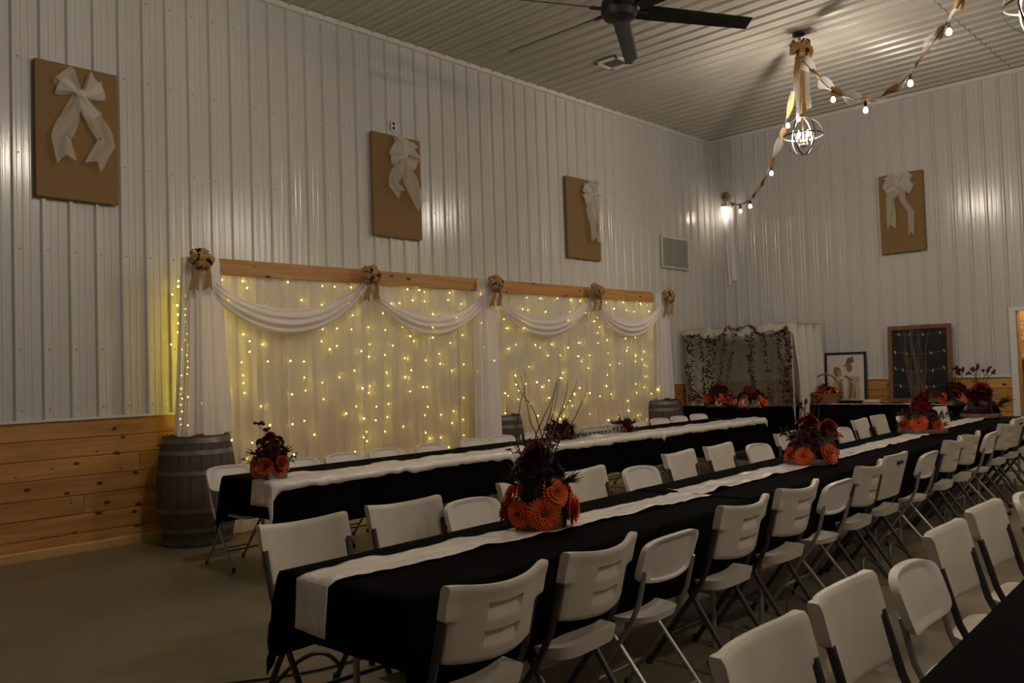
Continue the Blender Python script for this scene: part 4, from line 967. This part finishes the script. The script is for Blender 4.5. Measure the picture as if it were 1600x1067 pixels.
# ------------------------------------------------------------------ leaf arch in the corner
A0, A1, AYF, AYB, AZ = .16, 2.06, 12.78, 13.72, 2.10
t = thing('arch_frame', 'thin white pipe canopy frame standing in the back corner', 'frame', ((A0+A1)/2, (AYF+AYB)/2, 0)); ox, oy = (A0+A1)/2, (AYF+AYB)/2
for x in (A0, A1):
    for y in (AYF, AYB): MB().tube([(x-ox, y-oy, 0), (x-ox, y-oy, AZ)], .011, 8).build('post', 'plate', t)
    MB().tube([(x-ox, AYF-oy, AZ), (x-ox, AYB-oy, AZ)], .011, 8).build('side_rail', 'plate', t)
for y in (AYF, AYB): MB().tube([(A0-ox, y-oy, AZ), (A1-ox, y-oy, AZ)], .011, 8).build('cross_rail', 'plate', t)
def pan(label, fn, m_, nu=50, nv=24, name='canopy_drape'):
    o = MB().grid(nu, nv, fn).build(name, m_, None, True, angle=180); return tag(o, label, 'drape', 'white drapes of the leaf arch')
pan('white cloth over the top of the leaf arch', lambda u, v: (lerp(A0-.06, A1+.08, u), lerp(AYF-.06, AYB, v), AZ+.02 - .05*math.sin(u*PI*3)**2*math.sin(v*PI) + .02*nz(u*6, v*4, 1)), 'arch_cloth')
pan('white valance along the front edge of the leaf arch', lambda u, v: (lerp(A0-.05, A1+.07, u), AYF-.05 - .02*math.sin(u*34+v), AZ+.02 - v*(.10+.07*abs(math.sin(u*PI*2.5)) + .03*nz(u*7, 2))), 'arch_cloth')
pan('white drape down the left side of the leaf arch', lambda u, v: (A0-.02 - .04*math.sin(u*22) - .03*v, lerp(AYF-.05, AYB, u), lerp(AZ+.01, .05, v)), 'arch_cloth')
pan('white drape down the right side of the leaf arch', lambda u, v: (A1+.03 + .05*math.sin(u*22+v*2) + .06*math.sin(v*PI), lerp(AYF-.05, AYB, u), lerp(AZ+.01, .05, v)), 'arch_cloth')
pan('sheer white back panel of the leaf arch', lambda u, v: (lerp(A0, A1, u), AYB-.03 + .025*math.sin(u*60), lerp(AZ, .05, v)), 'arch_tulle', 80)
pan('white tied-back curtain inside the leaf arch', lambda u, v: (lerp(lerp(1.32, 1.95, u), lerp(1.80, 1.98, u), math.sin(v*PI/2)**1.3), AYB-.16+.03*math.sin(u*40), lerp(AZ, .45, v)), 'arch_cloth')
def leaf_garland(label, pts, dens, sd, group='hanging leaf garlands of the arch'):
    rg = random.Random(sd); path = spline(pts, 60); o0 = path[0]
    t = thing('leaf_garland', label, 'garland', tuple(o0), 0, group)
    MB().tube([p-o0 for p in path], .003, 4).build('stem', 'twig', t)
    b = MB(); b2 = MB(); ln = sum((path[i+1]-path[i]).length for i in range(60)); n_ = int(ln*dens*1.6)
    for k in range(n_):
        q = rg.uniform(0, 59.9); i = int(q); p = path[i].lerp(path[i+1], q-i) - o0
        d = Vector((rg.uniform(-1,1), rg.uniform(-1,1), rg.uniform(-.8,.6))).normalized(); e = d.cross(Vector((rg.uniform(-1,1), rg.uniform(-1,1), rg.uniform(-1,1)))).normalized(); s = rg.uniform(.035, .065); p = p + Vector((rg.uniform(-.018, .018), rg.uniform(-.018, .018), 0))
        (b if rg.random() < .75 else b2).add([p, p+d*s*.5+e*s*.32, p+d*s, p+d*s*.5-e*s*.32], [(0,1,2,3)])
    o = b.build('leaves', 'leaf_red', t, False); o['kind'] = 'stuff'
    if b2.v: o = b2.build('dark_leaves', 'leaf', t, False); o['kind'] = 'stuff'
gy = AYF - .08
hang = [(.20, .22, 60), (.26, .28, 70), (.45, .52, 55), (.60, .60, 55), (.72, .64, 55), (.92, .78, 55), (1.12, .88, 50), (1.32, 1.42, 50), (1.40, 1.45, 50), (1.60, 1.72, 50), (1.86, 1.93, 55), (1.99, 2.0, 80), (2.05, 2.04, 70)]
for i, (xa, xb, dn) in enumerate(hang):
    leaf_garland(f'red leaf garland hanging in the corner arch, {ORD[i]} from the left', [(xa, gy, AZ-.09), (lerp(xa, xb, .3)+.02, gy-.02, 1.7), (lerp(xa, xb, .7)-.01, gy-.01, 1.3), (xb, gy, .86)], dn, 400+i)
leaf_garland('red leaf garland draped in scallops along the top of the arch', [(.2, gy, 2.02), (.45, gy, 1.98), (.66, gy, 1.90), (.86, gy, 1.96), (.97, gy, 2.12), (1.15, gy, 2.06), (1.38, gy, 2.12), (1.52, gy, 1.98), (1.75, gy, 1.93), (1.92, gy, 1.98), (2.04, gy, 2.08)], 75, 480, None)

# ------------------------------------------------------------------ loose cables on the floor
o = MB().tube(spline([(4.1, 1.9, .008), (4.4, 2.6, .008), (4.2, 3.5, .008), (3.6, 4.2, .008), (3.3, 5.2, .008)], 50), .006, 6).build('floor_cable', 'cord'); tag(o, 'thin black cable lying on the floor between the two table rows', 'cable')
